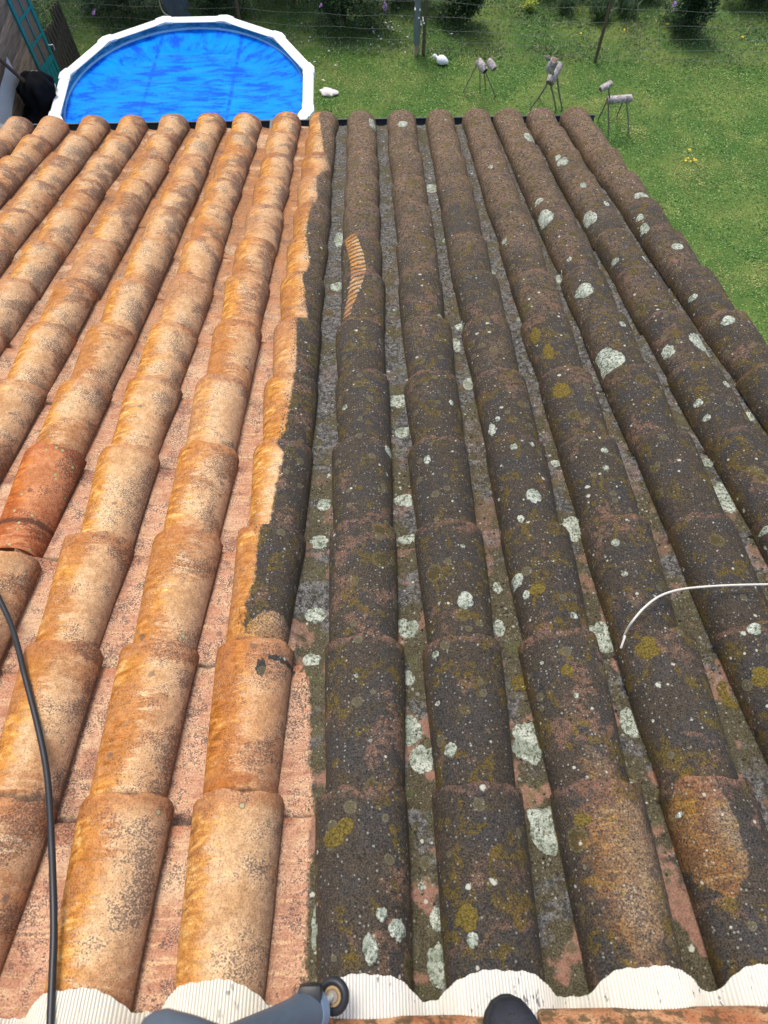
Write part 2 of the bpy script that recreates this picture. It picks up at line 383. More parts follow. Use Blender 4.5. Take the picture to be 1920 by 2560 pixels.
    for sc, lo, rad, cc in ((130, 0.70, 0.28, (0.25, 0.24, 0.195)), (50, 0.84, 0.18, (0.46, 0.46, 0.38)), (24, 0.88, 0.15, (0.46, 0.47, 0.39))):
        vd, vc = t.vor(t.map(Q, (1, 1, 1), (0, sc, 0)), sc); rr = t.xyz(vc)
        dot = t.mul(t.ss(rr[0], lo, lo+0.02), t.ss(t.add(vd, t.mul(t.sub(g_mid, 0.5), 0.55)), rad, rad*0.6))
        d = t.mix(t.mul(dot, 0.85), d, cc)
    if mode == 'red':
        c = t.multc(0.85, c, (0.85, 0.50, 0.38))
        vd, vc = t.vor(P, 44); q = t.xyz(vc); pk = t.mul(t.ss(q[0], 0.66, 0.68), t.ss(t.add(vd, t.mul(q[1], 0.14)), 0.30, 0.27))
        c = t.mix(t.mul(pk, 0.85), c, t.mix(t.ss(vd, 0.15, 0.22), (0.30, 0.36, 0.16), (0.09, 0.11, 0.05)))
    if mode == 'mixed': c = t.mix(clean, d, c)
    elif mode == 'dirty': c = d
    # the tile flanks right of the line stay a little washed
    hb = t.noise(Q, 170, 5, 0.72)
    return t.out(c, 0.85, t.bump(hb, 0.35 if mode in ('clean', 'red') else (0.6 if mode == 'mixed' else 0.9), 0.004))
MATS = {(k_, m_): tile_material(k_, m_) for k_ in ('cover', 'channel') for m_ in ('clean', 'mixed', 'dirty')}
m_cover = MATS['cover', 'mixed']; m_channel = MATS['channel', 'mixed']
def set_state(o, kind, c, k):
    if kind == 'cover': m_ = 'clean' if c < 0 else ('mixed' if c in (0, 1) or (c in (3, 4) and k <= 1) else 'dirty')
    else: m_ = 'clean' if c < 0 else ('mixed' if c == 0 else 'dirty')
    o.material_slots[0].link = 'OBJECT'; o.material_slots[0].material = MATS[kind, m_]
deck.data.materials.append(plain('roof_batten', (0.12, 0.09, 0.07)))

LT = 0.44
def cover_mesh(i, taper=0.054, tilt=0.054):
    n = 18; ys = [-LT, -0.36, -0.28, -0.19, -0.10, -0.03, -0.007, -0.0015, 0.0]
    r_ = random.Random(i*31+5); ph = [r_.uniform(0, 6.28) for _ in range(6)]
    V = []; F = []; UVs = []
    def ring(y, shrink, inner):
        a = 0.0895 - (0.003 if tilt < 0.04 else 0) + taper*y; H = 0.078 + 0.028*y
        if inner: a -= 0.013; H -= 0.013
        row = []
        for k in range(n+1):
            th = math.pi*k/n
            wob = 0.0014*math.sin(3*th+ph[0]+4*y)+0.0010*math.sin(5*th+ph[1]-9*y)+0.0012*math.sin(14*y+ph[2])
            A = a+wob-shrink; Hh = H+wob-shrink
            ct, st = math.cos(th), math.sin(th)
            x = A*math.copysign(abs(ct)**0.92, ct); z = Hh*abs(st)**0.90 - 0.078 + tilt*y
            z -= 0.0
            chip = -0.011*max(0.0, 1-abs(th-(0.5+ph[5]/3.0))/0.16) if i % 3 == 0 else 0.0
            yy = y + (0.0032*math.sin(4*th+ph[3])+0.0024*math.sin(9*th+ph[4])+chip if y > -0.02 else 0)
            V.append((x, yy, z + (0.078-0.078))); UVs.append((k/n, (y+LT)/LT)); row.append(len(V)-1)
        return row
    outer = [ring(y, 0.0028 if y == 0.0 else (0.0008 if y == -0.0015 else 0), False) for y in ys]
    inner = [ring(y, 0, True) for y in (-LT, 0.0)]
    def quad(r1, r2, flip=False):
        for k in range(n):
            q = (r1[k], r1[k+1], r2[k+1], r2[k]); F.append(q if not flip else q[::-1])
    for a, b in zip(outer, outer[1:]): quad(a, b)
    quad(outer[-1], inner[1]); quad(inner[1], inner[0]); quad(inner[0], outer[0])
    for kk in (0, n):
        ch = [r[kk] for r in outer]
        for a, b in zip(outer, outer[1:]): pass
        poly_ = ch + [inner[1][kk], inner[0][kk]]
        F.append(poly_ if kk == 0 else poly_[::-1])
    me = bpy.data.meshes.new('cover_tile'); me.from_pydata(V, [], F)
    uvl = me.uv_layers.new(name='UVMap'); 
    for lp in me.loops: uvl.data[lp.index].uv = UVs[lp.vertex_index]
    finish(me, m_cover, 0.7); bm = bmesh.new(); bm.from_mesh(me); bmesh.ops.recalc_face_normals(bm, faces=bm.faces[:]); bm.to_mesh(me); bm.free()
    return me
def channel_mesh(i):
    n = 10; ys = [-LT, -0.3, -0.15, -0.006, 0.0]; r_ = random.Random(i*17+3); ph = [r_.uniform(0, 6.28) for _ in range(5)]
    V = []; F = []; UVs = []
    def ring(y, dz, inset=0.0):
        row = []
        for k in range(n+1):
            x = (k/n*2-1); hw = 0.088-0.02*y*0-0.0; X = x*hw
            z = 0.052*(abs(x)**2.4) + 0.056*y + dz + 0.0015*math.sin(5*x+ph[0]+12*y)
            yy = y-inset + (0.003*math.sin(3*x+ph[1])+0.002*math.sin(8*x+ph[2]) if y > -0.02 else 0)
            V.append((X, yy, z)); UVs.append((k/n, (y+LT)/LT)); row.append(len(V)-1)
        return row
    top = [ring(y, -0.002 if y == 0 else 0) for y in ys]; bot = [ring(y, -0.013) for y in (-LT, 0.0)]
    def quad(r1, r2):
        for k in range(n): F.append((r1[k], r1[k+1], r2[k+1], r2[k]))
    for a, b in zip(top, top[1:]): quad(a, b)
    quad(top[-1], bot[1]); quad(bot[1], bot[0]); quad(bot[0], top[0])
    for kk in (0, n): F.append([r[kk] for r in top]+[bot[1][kk], bot[0][kk]])
    me = bpy.data.meshes.new('channel_tile'); me.from_pydata(V, [], F)
    uvl = me.uv_layers.new(name='UVMap')
    for lp in me.loops: uvl.data[lp.index].uv = UVs[lp.vertex_index]
    finish(me, m_channel, 0.7); bm = bmesh.new(); bm.from_mesh(me); bmesh.ops.recalc_face_normals(bm, faces=bm.faces[:]); bm.to_mesh(me); bm.free()
    return me
CM = [cover_mesh(i) for i in range(7)]; CMD = [cover_mesh(i+20, 0.034, 0.042) for i in range(7)]; HM = [channel_mesh(i) for i in range(5)]
def shorten(me, k):
    m2 = me.copy()
    for v in m2.vertices: v.co.y *= k
    return m2
CM_SHORT = shorten(CM[3], 0.82)

tiles = []
rr = random.Random(11)
colshift = {c: (rr.uniform(-0.012, 0.012) if c not in (-1, 0, 1, 2, 3, 4) else 0.0) for c in COLS}
for c in COLS:
    for k in range(NK):
        v = V0 + k*E + colshift[c] + rr.uniform(-0.010, 0.010) if 0 < k < 12 else V0 + k*E
        special = (c == -3 and k == 3)
        if c == -3 and k == 2: v -= 0.045
        u = col_u(c, v); skew = (col_u(c, v)-col_u(c, v-0.3))/0.3
        m = RF @ Matrix.Translation((u+rr.uniform(-0.0042, 0.0042), v, rr.uniform(-0.002, 0.002)))
        m = m @ Matrix.Rotation(-math.atan(skew)+rr.uniform(-0.022, 0.022), 4, 'Z') @ Matrix.Rotation(rr.uniform(-0.035, 0.035), 4, 'Y')
        me = CM_SHORT if special else rr.choice(CM if c < 1 else CMD)
        o = link('cover_tile', me, house, m); tiles.append(o); set_state(o, 'cover', c, k)
        if special: o['label'] = 'redder slipped tile with its upper end bare'; red_tile = o
for c in COLS[:-1]:
    for k in range(NK):
        v = V0 + k*E - 0.022 + rr.uniform(-0.012, 0.012)
        if k == 12: v = V0 + k*E + 0.01
        u = (col_u(c, v)+col_u(c+1, v))/2
        m = RF @ Matrix.Translation((u, v, -0.087+rr.uniform(-0.003, 0.002))) @ Matrix.Rotation(rr.uniform(-0.02, 0.02), 4, 'Z') @ Matrix.Rotation(rr.uniform(-0.03, 0.03), 4, 'Y')
        o = link('channel_tile', rr.choice(HM), house, m); tiles.append(o); set_state(o, 'channel', c, k)
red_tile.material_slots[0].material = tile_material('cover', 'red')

# surface of the roof for laying things on it
bv_v = []; bv_f = []; bv_owner = []
for o in tiles:
    M = PM(o); b0 = len(bv_v)
    bv_v += [M @ v.co for v in o.data.vertices]
    for p in o.data.polygons:
        bv_f.append([b0+i for i in p.vertices]); bv_owner.append(o)
BV = BVHTree.FromPolygons(bv_v, bv_f)
def surf(u, v, up_=0.12):
    hit = BV.ray_cast(roofw(u, v, up_), -WW, 0.4)
    if hit[0] is None: return -0.09, None, None
    return (hit[0]-RO).dot(WW), hit[1], bv_owner[hit[2]]

# lichens
t = MT('lichen_pale', 0.95, 0.1); P = t.obj(deck); vd, _ = t.vor(P, 260); g = t.noise(P, 120, 4, 0.7); a = t.noise(P, 30, 3)
c = t.mix(t.ss(a, 0.35, 0.65), (0.28, 0.32, 0.25), (0.52, 0.56, 0.47)); c = t.mix(t.ss(g, 0.50, 0.40, 0, 0.9), c, (0.10, 0.115, 0.075)); c = t.mix(t.ss(t.noise(P, 420, 2), 0.5, 0.38, 0, 0.6), c, (0.12, 0.135, 0.10))
m_lich = t.out(c, None, t.bump(t.add(vd, g), 0.9, 0.004))
t = MT('lichen_olive', 0.95, 0.1); P = t.obj(deck); g = t.noise(P, 260, 4, 0.7); a = t.noise(P, 30, 3)
m_lich2 = t.out(t.mix(t.ss(g, 0.35, 0.65), (0.05, 0.04, 0.01), (0.19, 0.14, 0.035)), None, t.bump(g, 0.8, 0.003))
D = 1920/1659.0
LICH = [(935,412,50,32),(805,268,16,22),(870,268,22,9),(1162,297,22,14),(1216,349,20,12),(1196,341,10,8),(1168,470,30,22),(1157,438,18,14),(1266,470,22,20),(1387,424,30,13),(1376,490,14,14),(1464,532,22,11),
 (1063,588,14,8),(1263,627,34,22),(1212,605,18,20),(1573,692,26,15),(1549,750,78,58),(1295,783,62,54),(1436,757,20,20),(727,620,26,16),(863,865,46,30),(1063,928,13,22),(1004,706,24,12),(952,690,13,16),
 (1153,1072,30,27),(1597,1073,60,58),(1110,965,15,12),(1262,1150,70,60),(1005,1297,33,34),(682,1330,44,30),(690,1172,38,26),(880,1357,46,38),(880,1165,44,18),(875,1082,42,24),(1077,1357,28,32),(1316,1375,66,64),
 (1630,1358,28,24),(674,1427,36,28),(878,1465,34,30),(940,1415,14,14),(882,1578,58,60),(913,1640,52,56),(973,1620,24,28),(1145,1605,78,84),(1367,1560,50,60),(1185,1775,88,128),(825,1975,24,30),(858,2010,34,46),
 (800,2050,32,66),(910,1915,14,20),(955,1985,32,54),(1021,2030,22,34),(955,2085,64,96),(681,2005,16,90),(1306,973,15,10),(1245,1502,11,11),(923,993,13,16),(733,518,20,26),(975,870,10,9),(1137,1285,12,16),(985,745,18,26),(1012,830,22,22),(1108,1255,22,24)]
LICH += [(1500,870,14,12),(1330,1172,16,14),(1308,1010,12,9),(922,992,12,14),(745,880,10,8),(1075,905,9,9),(1230,560,9,6),(1120,690,10,7),(1480,640,14,9),(1570,830,16,12),(1330,560,12,8),(1260,400,12,8),(1310,440,11,8),(1060,360,9,6),(1090,520,10,7),(960,520,9,7),(1345,700,14,10),(1510,900,12,9),(1620,900,22,18),(1640,1140,14,12),(1350,1240,12,10),(1150,960,9,8),(845,985,26,18),(872,935,36,22),(700,1090,30,22),(1075,1270,20,22),(1240,1330,16,14),(1450,1760,12,10),(1000,1180,10,8),(945,1520,9,9),(1125,1120,14,14),(1210,1000,20,16),(1530,1000,26,18),(1365,470,12,10),(1420,560,12,10),(770,1460,9,9),(800,1600,8,8)]
OLIVE = [(1213,843,32,30),(1157,725,18,26),(1400,1400,44,44),(1585,1500,46,56),(1645,1462,36,38),(1160,1272,34,22),(1133,1475,34,36),(1225,1447,26,22),(1010,1983,48,56),(1258,1770,34,26),(1185,760,20,26),(720,1810,44,40),(745,1785,36,34)]
def lichen(x, y, w_, h_, m, th_, name='lichen', seed=0):
    for sx in (0, -9, 9, -18, 18, -27, 27, -36, 36):         # slide sideways until it sits on one tile
        if lay_lichen(x+sx, y, w_, h_, m, th_, name, seed): return
def lay_lichen(x, y, w_, h_, m, th_, name, seed):
    x *= D; y *= D; w_ *= D*1.12; h_ *= D*1.12
    c = onroof(x, y, -0.03)
    for _ in range(6):
        wv, nn, own = surf(c.x, c.y); c = onroof(x, y, wv)
    if own is None: return False
    a = onroof(x+w_/2, y, c.z).x-c.x; b = (onroof(x, y-h_/2, c.z).y-onroof(x, y+h_/2, c.z).y)/2
    a = min(max(a, 0.004), 0.06); b = min(max(b, 0.004), 0.07)
    big = w_ > 42*D; nr, na = (12, 48) if big else (7, 34); V = []; F = []
    def at(r, k):
        an = 2*math.pi*k/na
        lob = 1+0.22*mnoise.noise(Vector((math.cos(an)*1.7, math.sin(an)*1.7, seed*3.1)))*2+0.09*mnoise.noise(Vector((math.cos(an)*5, math.sin(an)*5, seed*1.7)))*2
        lob = min(lob, lim[k]); uu = c.x+a*r*lob*math.cos(an); vv = c.y+b*r*lob*math.sin(an)
        ww = surf(uu, vv)[0]
        if False: ww = max(ww, 0.75*ww+0.25*sum(surf(uu+dx, vv+dy)[0] for dx, dy in ((.012, 0), (-.012, 0), (0, .01), (0, -.01), (.022, 0), (-.022, 0)))/6)
        nz = mnoise.noise(Vector((uu*140, vv*140, seed))); nz2 = mnoise.noise(Vector((uu*420, vv*420, seed+5)))
        hgt = th_*(0.55+0.65*nz+0.5*nz2) * (1.0 if r < 0.95 else 0.25) * (0.65+0.5*r)
        return roofw(uu, vv, ww+max(0.0004, hgt))
    lim = []
    for k in range(na):
        an = 2*math.pi*k/na; m_ = 1.0; pw = c.z
        for q in range(1, 21):
            w2 = surf(c.x+a*1.2*q/20*math.cos(an), c.y+b*1.2*q/20*math.sin(an))[0]
            if abs(w2-pw) > 0.010 or abs(w2-c.z) > 0.040: m_ = max(0.12, (q-1)/20*1.2); break
            pw = w2
        lim.append(m_)
    for _ in range(3): lim = [min(lim[k], (lim[k-1]+lim[k]+lim[(k+1) % na])/3+.03) for k in range(na)]
    mn_ = sum(lim)/na
    if mn_ < 0.6: return False
    V.append(at(0.001, 0))
    for i in range(1, nr+1):
        for k in range(na): V.append(at(i/nr, k))
    V += [v-WW*0.002 for v in V[-na:]]
    for k in range(na):
        F.append((0, 1+k, 1+(k+1) % na))
        for i in range(nr):
            b0 = 1+i*na; F.append((b0+k, b0+na+k, b0+na+(k+1) % na, b0+(k+1) % na))
    me = bpy.data.meshes.new(name); o0 = V[0].copy(); me.from_pydata([v-o0 for v in V], [], F); finish(me, m, 3.2)
    link(name, me, own, Matrix.Translation(o0)); return True
for i, q in enumerate(LICH): lichen(*q, m_lich, 0.0026, 'lichen', i)
for i, q in enumerate(OLIVE): lichen(*q, m_lich2, 0.0014, 'lichen', i+100)

# moss and grit lying in the uncleaned channels
gv = []; gf = []
def pebble(u, v, w, r, sq):
    b0 = len(gv); a0 = random.uniform(0, 6.28)
    for k in range(5):
        an = a0+k*1.2566; gv.append((u+r*math.cos(an)*random.uniform(.7, 1.2), v+r*math.sin(an)*random.uniform(.7, 1.2), w-0.001))
    gv.append((u+random.uniform(-.2, .2)*r, v+random.uniform(-.2, .2)*r, w+r*sq))
    for k in range(5): gf.append((b0+k, b0+(k+1) % 5, b0+5))
for c in range(0, 7):
    for _ in range(2600):
        v = random.uniform(0.3, 4.45); um = (col_u(c, v)+col_u(c+1, v))/2; u = um+random.gauss(0, 0.020)
        if abs(u-um) > 0.036: continue
        if c == 0 and v < 0.95: continue
        dens = mnoise.noise(Vector((c*7.7, v*5.0, 1.0)))
        if dens < random.uniform(-0.5, 0.35): continue
        wv, _, own = surf(u, v)
        if own is None or not own.name.startswith('channel'): continue
        pebble(u, v, wv, random.uniform(0.0015, 0.0055), random.uniform(0.4, 0.8))
me = bpy.data.meshes.new('moss_grit'); me.from_pydata(gv, [], gf)
t = MT('moss_grit', 0.95, 0.1); r = t.island(); finish(me, t.out(t.ramp(r, [(0.0, (0.02, 0.018, 0.014)), (0.35, (0.055, 0.05, 0.033)), (0.65, (0.10, 0.088, 0.05)), (0.9, (0.15, 0.145, 0.12)), (1.0, (0.30, 0.30, 0.24))])), 3.2)
link('moss_grit', me, house, RF)['kind'] = 'stuff'

# ridge flashing: pleated white strip pressed over the tiles
t = MT('flashing_white', 0.45, 0.4); P = t.obj(deck); u, v, w = t.xyz(P)
a = t.noise(t.map(P, (1, 0.4, 1)), 90, 3, 0.6); b = t.noise(P, 5, 3, 0.5); yel = t.noise(P, 3.2, 2)
c = t.mix(t.ss(yel, 0.35, 0.65), (0.66, 0.645, 0.59), (0.68, 0.655, 0.55))
msk = t.ss(t.add(a, t.mul(t.sub(b, 0.5), 0.55)), 0.665, 0.69)
msk = t.mul(msk, t.ss(u, -0.45, 0.0, 0.35, 1.0))
c = t.mix(t.mul(msk, 0.85), c, (0.10, 0.10, 0.105))
vd, vc = t.vor(P, 45); q = t.xyz(vc); c = t.mix(t.mul(t.ss(q[0], 0.8, 0.82), t.mul(t.ss(t.add(vd, t.mul(t.sub(a, .5), .5)), 0.14, 0.11), 0.8)), c, (0.15, 0.15, 0.15))
m_flash = t.out(c)
def flashing(u0, u1, lift, vend):
    du = 0.0013; n = int((u1-u0)/du); us = u0+np.arange(n+1)*du
    vs = [0.06, 0.10, 0.14, 0.18, vend]
    rows = []
    for v in vs:
        h = np.array([surf(x, max(v, 0.09))[0] for x in us[::8]]); h = np.interp(us, us[::8], h)
        K = int(0.017/du); hd_ = np.max(np.stack([np.roll(np.pad(h, K, 'edge'), q)[K:-K] for q in range(-K, K+1)]), 0)
        g = np.exp(-0.5*(np.arange(-45, 46)*du/0.0165)**2); g /= g.sum()
        hs = np.convolve(np.pad(hd_, 45, 'edge'), g, 'valid')
        hh = np.maximum(hs+0.005, h+0.0055)
        pl = np.array([-0.0022, 0.0008, 0.0014, 0.0008])[np.arange(n+1) % 4]
        fr = max(0.0, (v-0.06)/(vend-0.06)); pull = fr*0.034*np.clip((-0.012-hs)/0.055, 0, 1)
        rows.append([(us[i], v-pull[i]+(0.0012*math.sin(us[i]*90)+0.0008*math.sin(us[i]*300) if v == vend else 0), hh[i]+pl[i]+lift) for i in range(n+1)])
    V = [p for r in rows for p in r]; F = []
    for j in range(len(vs)-1):
        for i in range(n): F.append((j*(n+1)+i, j*(n+1)+i+1, (j+1)*(n+1)+i+1, (j+1)*(n+1)+i))
    b0 = len(V); V += [(p[0], p[1]-0.0005, p[2]-0.0018) for p in rows[-1]]
    for i in range(n): F.append(((len(vs)-1)*(n+1)+i, (len(vs)-1)*(n+1)+i+1, b0+i+1, b0+i))
    me = bpy.data.meshes.new('ridge_flashing'); me.from_pydata(V, [], F); finish(me, m_flash, 0.5)
    link('ridge_flashing', me, house, RF)
jx = onroof(354, 2520, -0.01).x
flashing(ULO, jx, 0.0045, 0.190); flashing(jx-0.03, UHI, 0.0, 0.194)

# ridge tiles
t = MT('clay_ridge', 0.85, 0.25); P = t.obj(deck); a = t.noise(P, 14, 4, 0.6); g = t.noise(P, 260, 3, 0.7); b = t.noise(P, 40, 4, 0.65)
c = t.mix(t.ss(a, 0.35, 0.65), (0.36, 0.13, 0.055), (0.55, 0.30, 0.15)); c = t.mix(t.ss(b, 0.48, 0.58, 0, 0.85), c, (0.09, 0.065, 0.03)); c = t.mix(t.ss(g, 0.52, 0.62, 0, 0.75), c, (0.06, 0.04, 0.03))
m_ridge = t.out(c, None, t.bump(g, 0.6, 0.002))
jr = onroof(1345, 2528, 0.0).x
RID_V, RID_W = -0.012, -0.04
def ridge_tile(u0, L, big):
    V = []; F = []; n = 14; us = [0, 0.006, 0.05, L*0.5, L-0.006, L]; mb = MB(); rings = []
    for i, x in enumerate(us):
        r0 = 0.148 + (0.006 if big else 0.0)*(1-x/L) - (0.003 if i in (0, 5) else 0)
        out = []
        for k in range(n+1):
            a = math.radians(-8)+math.radians(196)*k/n
            out.append(roofw(u0+x, RID_V+r0*math.cos(a), RID_W+r0*0.62*math.sin(a)))
        for k in range(n, -1, -1):
            a = math.radians(-8)+math.radians(196)*k/n; r1 = r0-0.015
            out.append(roofw(u0+x, RID_V+r1*math.cos(a), RID_W+r1*0.60*math.sin(a)))
        rings.append(out)
    mb.loft(rings); return mb.build('ridge_tile', m_ridge, house, 0.7)
LR = 0.42
for i in range(-5, 1): ridge_tile(jr+i*LR-LR+0.002, LR-0.004, True)
ridge_tile(jr+0.002, min(LR, UHI-jr), True)
if UHI-jr-LR > 0.05: ridge_tile(jr+LR+0.002, UHI-jr-LR, True)

# gutter, fascia, walls
t = plain('gutter_zinc', (0.052, 0.066, 0.072), 0.5, 0.25, 6, 0.1, 0.0)
ge = roofw(0, V0+12*E, -0.088); gy = ge.y+0.045; gz = ge.z-0.035; RG = 0.062
rings = []
for x in (ULO-0.05, UHI+0.03):
    o_ = [Vector((x, gy+RG*math.cos(a), gz+RG*math.sin(a))) for a in np.linspace(math.pi, 2*math.pi, 13)]
    lip = [Vector((x, gy+RG+0.006*math.cos(a), gz+0.006+0.006*math.sin(a))) for a in np.linspace(-1.2, 3.6, 8)]
    i_ = [Vector((x, gy+(RG-0.003)*math.cos(a), gz+(RG-0.003)*math.sin(a))) for a in np.linspace(2*math.pi, math.pi, 13)]
    rings.append(o_+lip+i_)
gut = MB().loft(rings).build('gutter', t, house, 0.7)
for x in np.arange(ULO+0.2, UHI, 0.55):
    MB().box((x, gy, gz+0.012), (0.028, RG*2+0.012, 0.004)).build('gutter_bracket', plain('bracket_zinc', (0.10, 0.115, 0.12), 0.5) if x < ULO+0.3 else bpy.data.materials['bracket_zinc'], gut)
m_render = plain('wall_render', (0.52, 0.45, 0.36), 0.9, 0.12, 3, 0.3)
ye = ge.y-0.28
MB().box(((ULO+UHI)/2, ye-0.1, (ge.z-0.12)/2), (UHI-ULO-0.2, 0.2, ge.z-0.12)).build('wall', m_render, house)
mb = MB(); xg = UHI-0.12
prof = [(ye-0.2, 0), (ye-0.2, ge.z-0.12), (0.05, H0-0.25), (-0.1, H0-0.25), (-4.0, ge.z-0.12), (-4.0, 0)]
mb.loft([[Vector((xg-0.2, y, z)) for y, z in prof], [Vector((xg, y, z)) for y, z in prof]]).build('wall', m_render, house)
MB().box(((ULO+UHI)/2, ge.y-0.02, ge.z-0.10), (UHI-ULO-0.05, 0.025, 0.14)).build('fascia_board', plain('fascia_wood', (0.10, 0.07, 0.045), 0.8), house)
VB = Vector((0, -math.cos(TH), -math.sin(TH)))
mb = MB(); c0 = roofw((ULO+UHI)/2, -0.02, -0.13)
mb.bar(c0-VB*0.0, c0+VB*4.0, UHI-ULO, 0.04).build('rear_roof_slab', plain('rear_tiles', (0.22, 0.12, 0.07), 0.9), house)

# ================================================================== ground
t = MT('lawn_soil', 0.95, 0.1); P = t.obj(); a = t.noise(P, 1.1, 4, 0.6); b = t.noise(P, 14, 4, 0.65); g = t.noise(P, 90, 3, 0.7)
c = t.mix(t.ss(a, 0.4, 0.65), (0.06, 0.13, 0.028), (0.15, 0.20, 0.05)); c = t.mix(t.ss(b, 0.4, 0.7, 0, 0.6), c, (0.06, 0.11, 0.025)); c = t.mix(t.ss(g, 0.5, 0.7, 0, 0.5), c, (0.18, 0.25, 0.06))
m_lawn = t.out(c, None, t.bump(g, 0.8, 0.02))
me = bpy.data.meshes.new('ground'); N_ = 60; X = np.linspace(-150, 150, N_); gv = []; 
for yy in np.linspace(-100, 250, N_):
    for xx in X: gv.append((xx, yy, 0))
gf = [(j*N_+i, j*N_+i+1, (j+1)*N_+i+1, (j+1)*N_+i) for j in range(N_-1) for i in range(N_-1)]
me.from_pydata(gv, [], gf); finish(me, m_lawn)
tag(link('ground', me), 'mown green lawn stretching from the house to the wire fence', 'lawn', kind='structure')

POOL_C = Vector((-2.587, 9.935, 0)); POOL_H = 1.20; POOL_R = 1.83; POOL_PH = 2.8912519
FY = lambda x: 12.86 - 0.085*x          # line of the wire fence
def leaf_mesh(name, pos, size, lean, m, aspect=0.45, up_=0.0):
    """many small folded leaves: pos (n,3), size (n,), lean 0 flat .. 1 upright"""
    n = len(pos); an = rng.uniform(0, 2*np.pi, n); el = np.clip(lean + rng.normal(0, 0.28, n), -0.3, 1.45)
    d = np.stack([np.cos(an)*np.cos(el), np.sin(an)*np.cos(el), np.sin(el)], 1)
    sd_ = np.stack([-np.sin(an), np.cos(an), rng.normal(0, 0.35, n)], 1); sd_ /= np.linalg.norm(sd_, axis=1)[:, None]
    L = size[:, None]; w = L*aspect*0.5
    droop = np.array([0, 0, -1.0])*L*0.12
    a = pos; b = pos+d*L*0.5+sd_*w; c = pos+d*L+droop; e = pos+d*L*0.5-sd_*w
    V = np.stack([a, b, c, e], 1).reshape(-1, 3)
    me = bpy.data.meshes.new(name); me.vertices.add(4*n); me.vertices.foreach_set('co', V.ravel())
    me.loops.add(4*n); me.loops.foreach_set('vertex_index', np.arange(4*n, dtype=np.int32))
    me.polygons.add(n); me.polygons.foreach_set('loop_start', np.arange(0, 4*n, 4, dtype=np.int32))
    me.update(calc_edges=True); me.validate(); me.materials.append(m); return me
def leafmat(name, stops, patch=None, trans=0.25, rough=0.55, pscale=1.3):
    t = MT(name, rough, 0.3); r = t.island(); c = t.ramp(r, stops)
    if patch is not None:
        P = t.obj(); c = t.mix(t.ss(t.noise(P, pscale, 3, 0.55), 0.50, 0.68, 0, patch[1]), c, patch[0])
        c = t.multc(0.55, c, t.ramp(t.noise(P, 3.7, 3, 0.6), [(0.35, (0.55, 0.62, 0.55)), (0.65, (1.15, 1.12, 1.0))]))
    t.out(c)
    if trans:
        tr = t.n('BsdfTranslucent', Color=c); mx = t.n('MixShader', _0=trans, _1=t.b.outputs[0], _2=tr.outputs[0])
        t.t.links.new(mx.outputs[0], t.t.nodes['Material Output'].inputs[0])
    return t.m
m_grass = leafmat('grass', [(0.0, (0.035, 0.10, 0.020)), (0.4, (0.10, 0.24, 0.045)), (0.75, (0.18, 0.345, 0.075)), (0.95, (0.32, 0.42, 0.14)), (1.0, (0.5, 0.46, 0.26))], ((0.46, 0.42, 0.16), 0.55))
m_rough = leafmat('rough_grass', [(0.0, (0.06, 0.12, 0.04)), (0.4, (0.12, 0.21, 0.08)), (0.8, (0.19, 0.28, 0.12)), (1.0, (0.40, 0.38, 0.23))], ((0.20, 0.17, 0.08), 0.5), pscale=0.8)
def in_pool(x, y): return (x-POOL_C.x)**2+(y-POOL_C.y)**2 < (POOL_R+0.02)**2
def scatter(n, x0, x1, y0, y1):
    p = np.stack([rng.uniform(x0, x1, n), rng.uniform(y0, y1, n), np.zeros(n)], 1)
    return p[~in_pool(p[:, 0], p[:, 1])]
p = scatter(300000, -5.5, 8.6, 4.3, 13.3)
p = p[p[:, 1] < 12.86-0.085*p[:, 0]-0.08+rng.normal(0, 0.05, len(p))]
p = np.concatenate([p, scatter(110000, 1.5, 8.0, -1.5, 4.3)])
cl = np.array([mnoise.noise(Vector((a*2.2, b*2.2, 3))) for a, b in p[:, :2]])
o = link('lawn_grass', leaf_mesh('lawn_grass', p, rng.uniform(0.018, 0.040, len(p))*(1+0.35*cl), 0.12+0.3*rng.random(len(p)), m_grass, 0.5))
tag(o, 'short green lawn grass and clover around the pool', 'grass', kind='stuff')
p = scatter(90000, -6.5, 9.5, 12.2, 17.5)
p = p[p[:, 1] > 12.86-0.085*p[:, 0]-0.10+rng.normal(0, 0.04, len(p))]
cl = np.array([mnoise.noise(Vector((a*1.7, b*1.7, 9))) for a, b in p[:, :2]])
o = link('rough_grass', leaf_mesh('rough_grass', p, rng.uniform(0.03, 0.085, len(p))*(1+0.6*cl), 0.55+0.4*rng.random(len(p)), m_rough, 0.25))
tag(o, 'longer rough grass growing beyond the wire fence', 'grass', kind='stuff')
# fallen petals and dandelions
p = np.concatenate([np.stack([rng.normal(c[0], 0.5, k), rng.normal(c[1], 0.28, k), np.full(k, 0.05)], 1) for c, k in (((0.15, 13.3), 26), ((-0.8, 12.8), 12), ((0.5, 13.4), 12))])
o = link('fallen_petals', leaf_mesh('fallen_petals', p, rng.uniform(0.03, 0.07, len(p)), 0.2*rng.random(len(p)), plain('petal', (0.55, 0.53, 0.60), 0.7), 0.5))
tag(o, 'pale fallen petals strewn on the grass under the flowering shrub', 'petals', kind='stuff')
p = []
for (x, y) in [(1725, 375), (1718, 395), (1735, 398), (1712, 402), (1726, 404), (1740, 400), (1668, 60), (1560, 75), (1455, 83), (1855, 92)]:
    q = onz(x, y, 0.05); p += [(q.x+random.uniform(-.01, .01), q.y+random.uniform(-.01, .01), 0.05) for _ in range(5)]
o = link('dandelion_flowers', leaf_mesh('dandelion_flowers', np.array(p), np.full(len(p), 0.028), np.full(len(p), 0.2), plain('yellow_petal', (0.75, 0.55, 0.02), 0.6), 0.9))
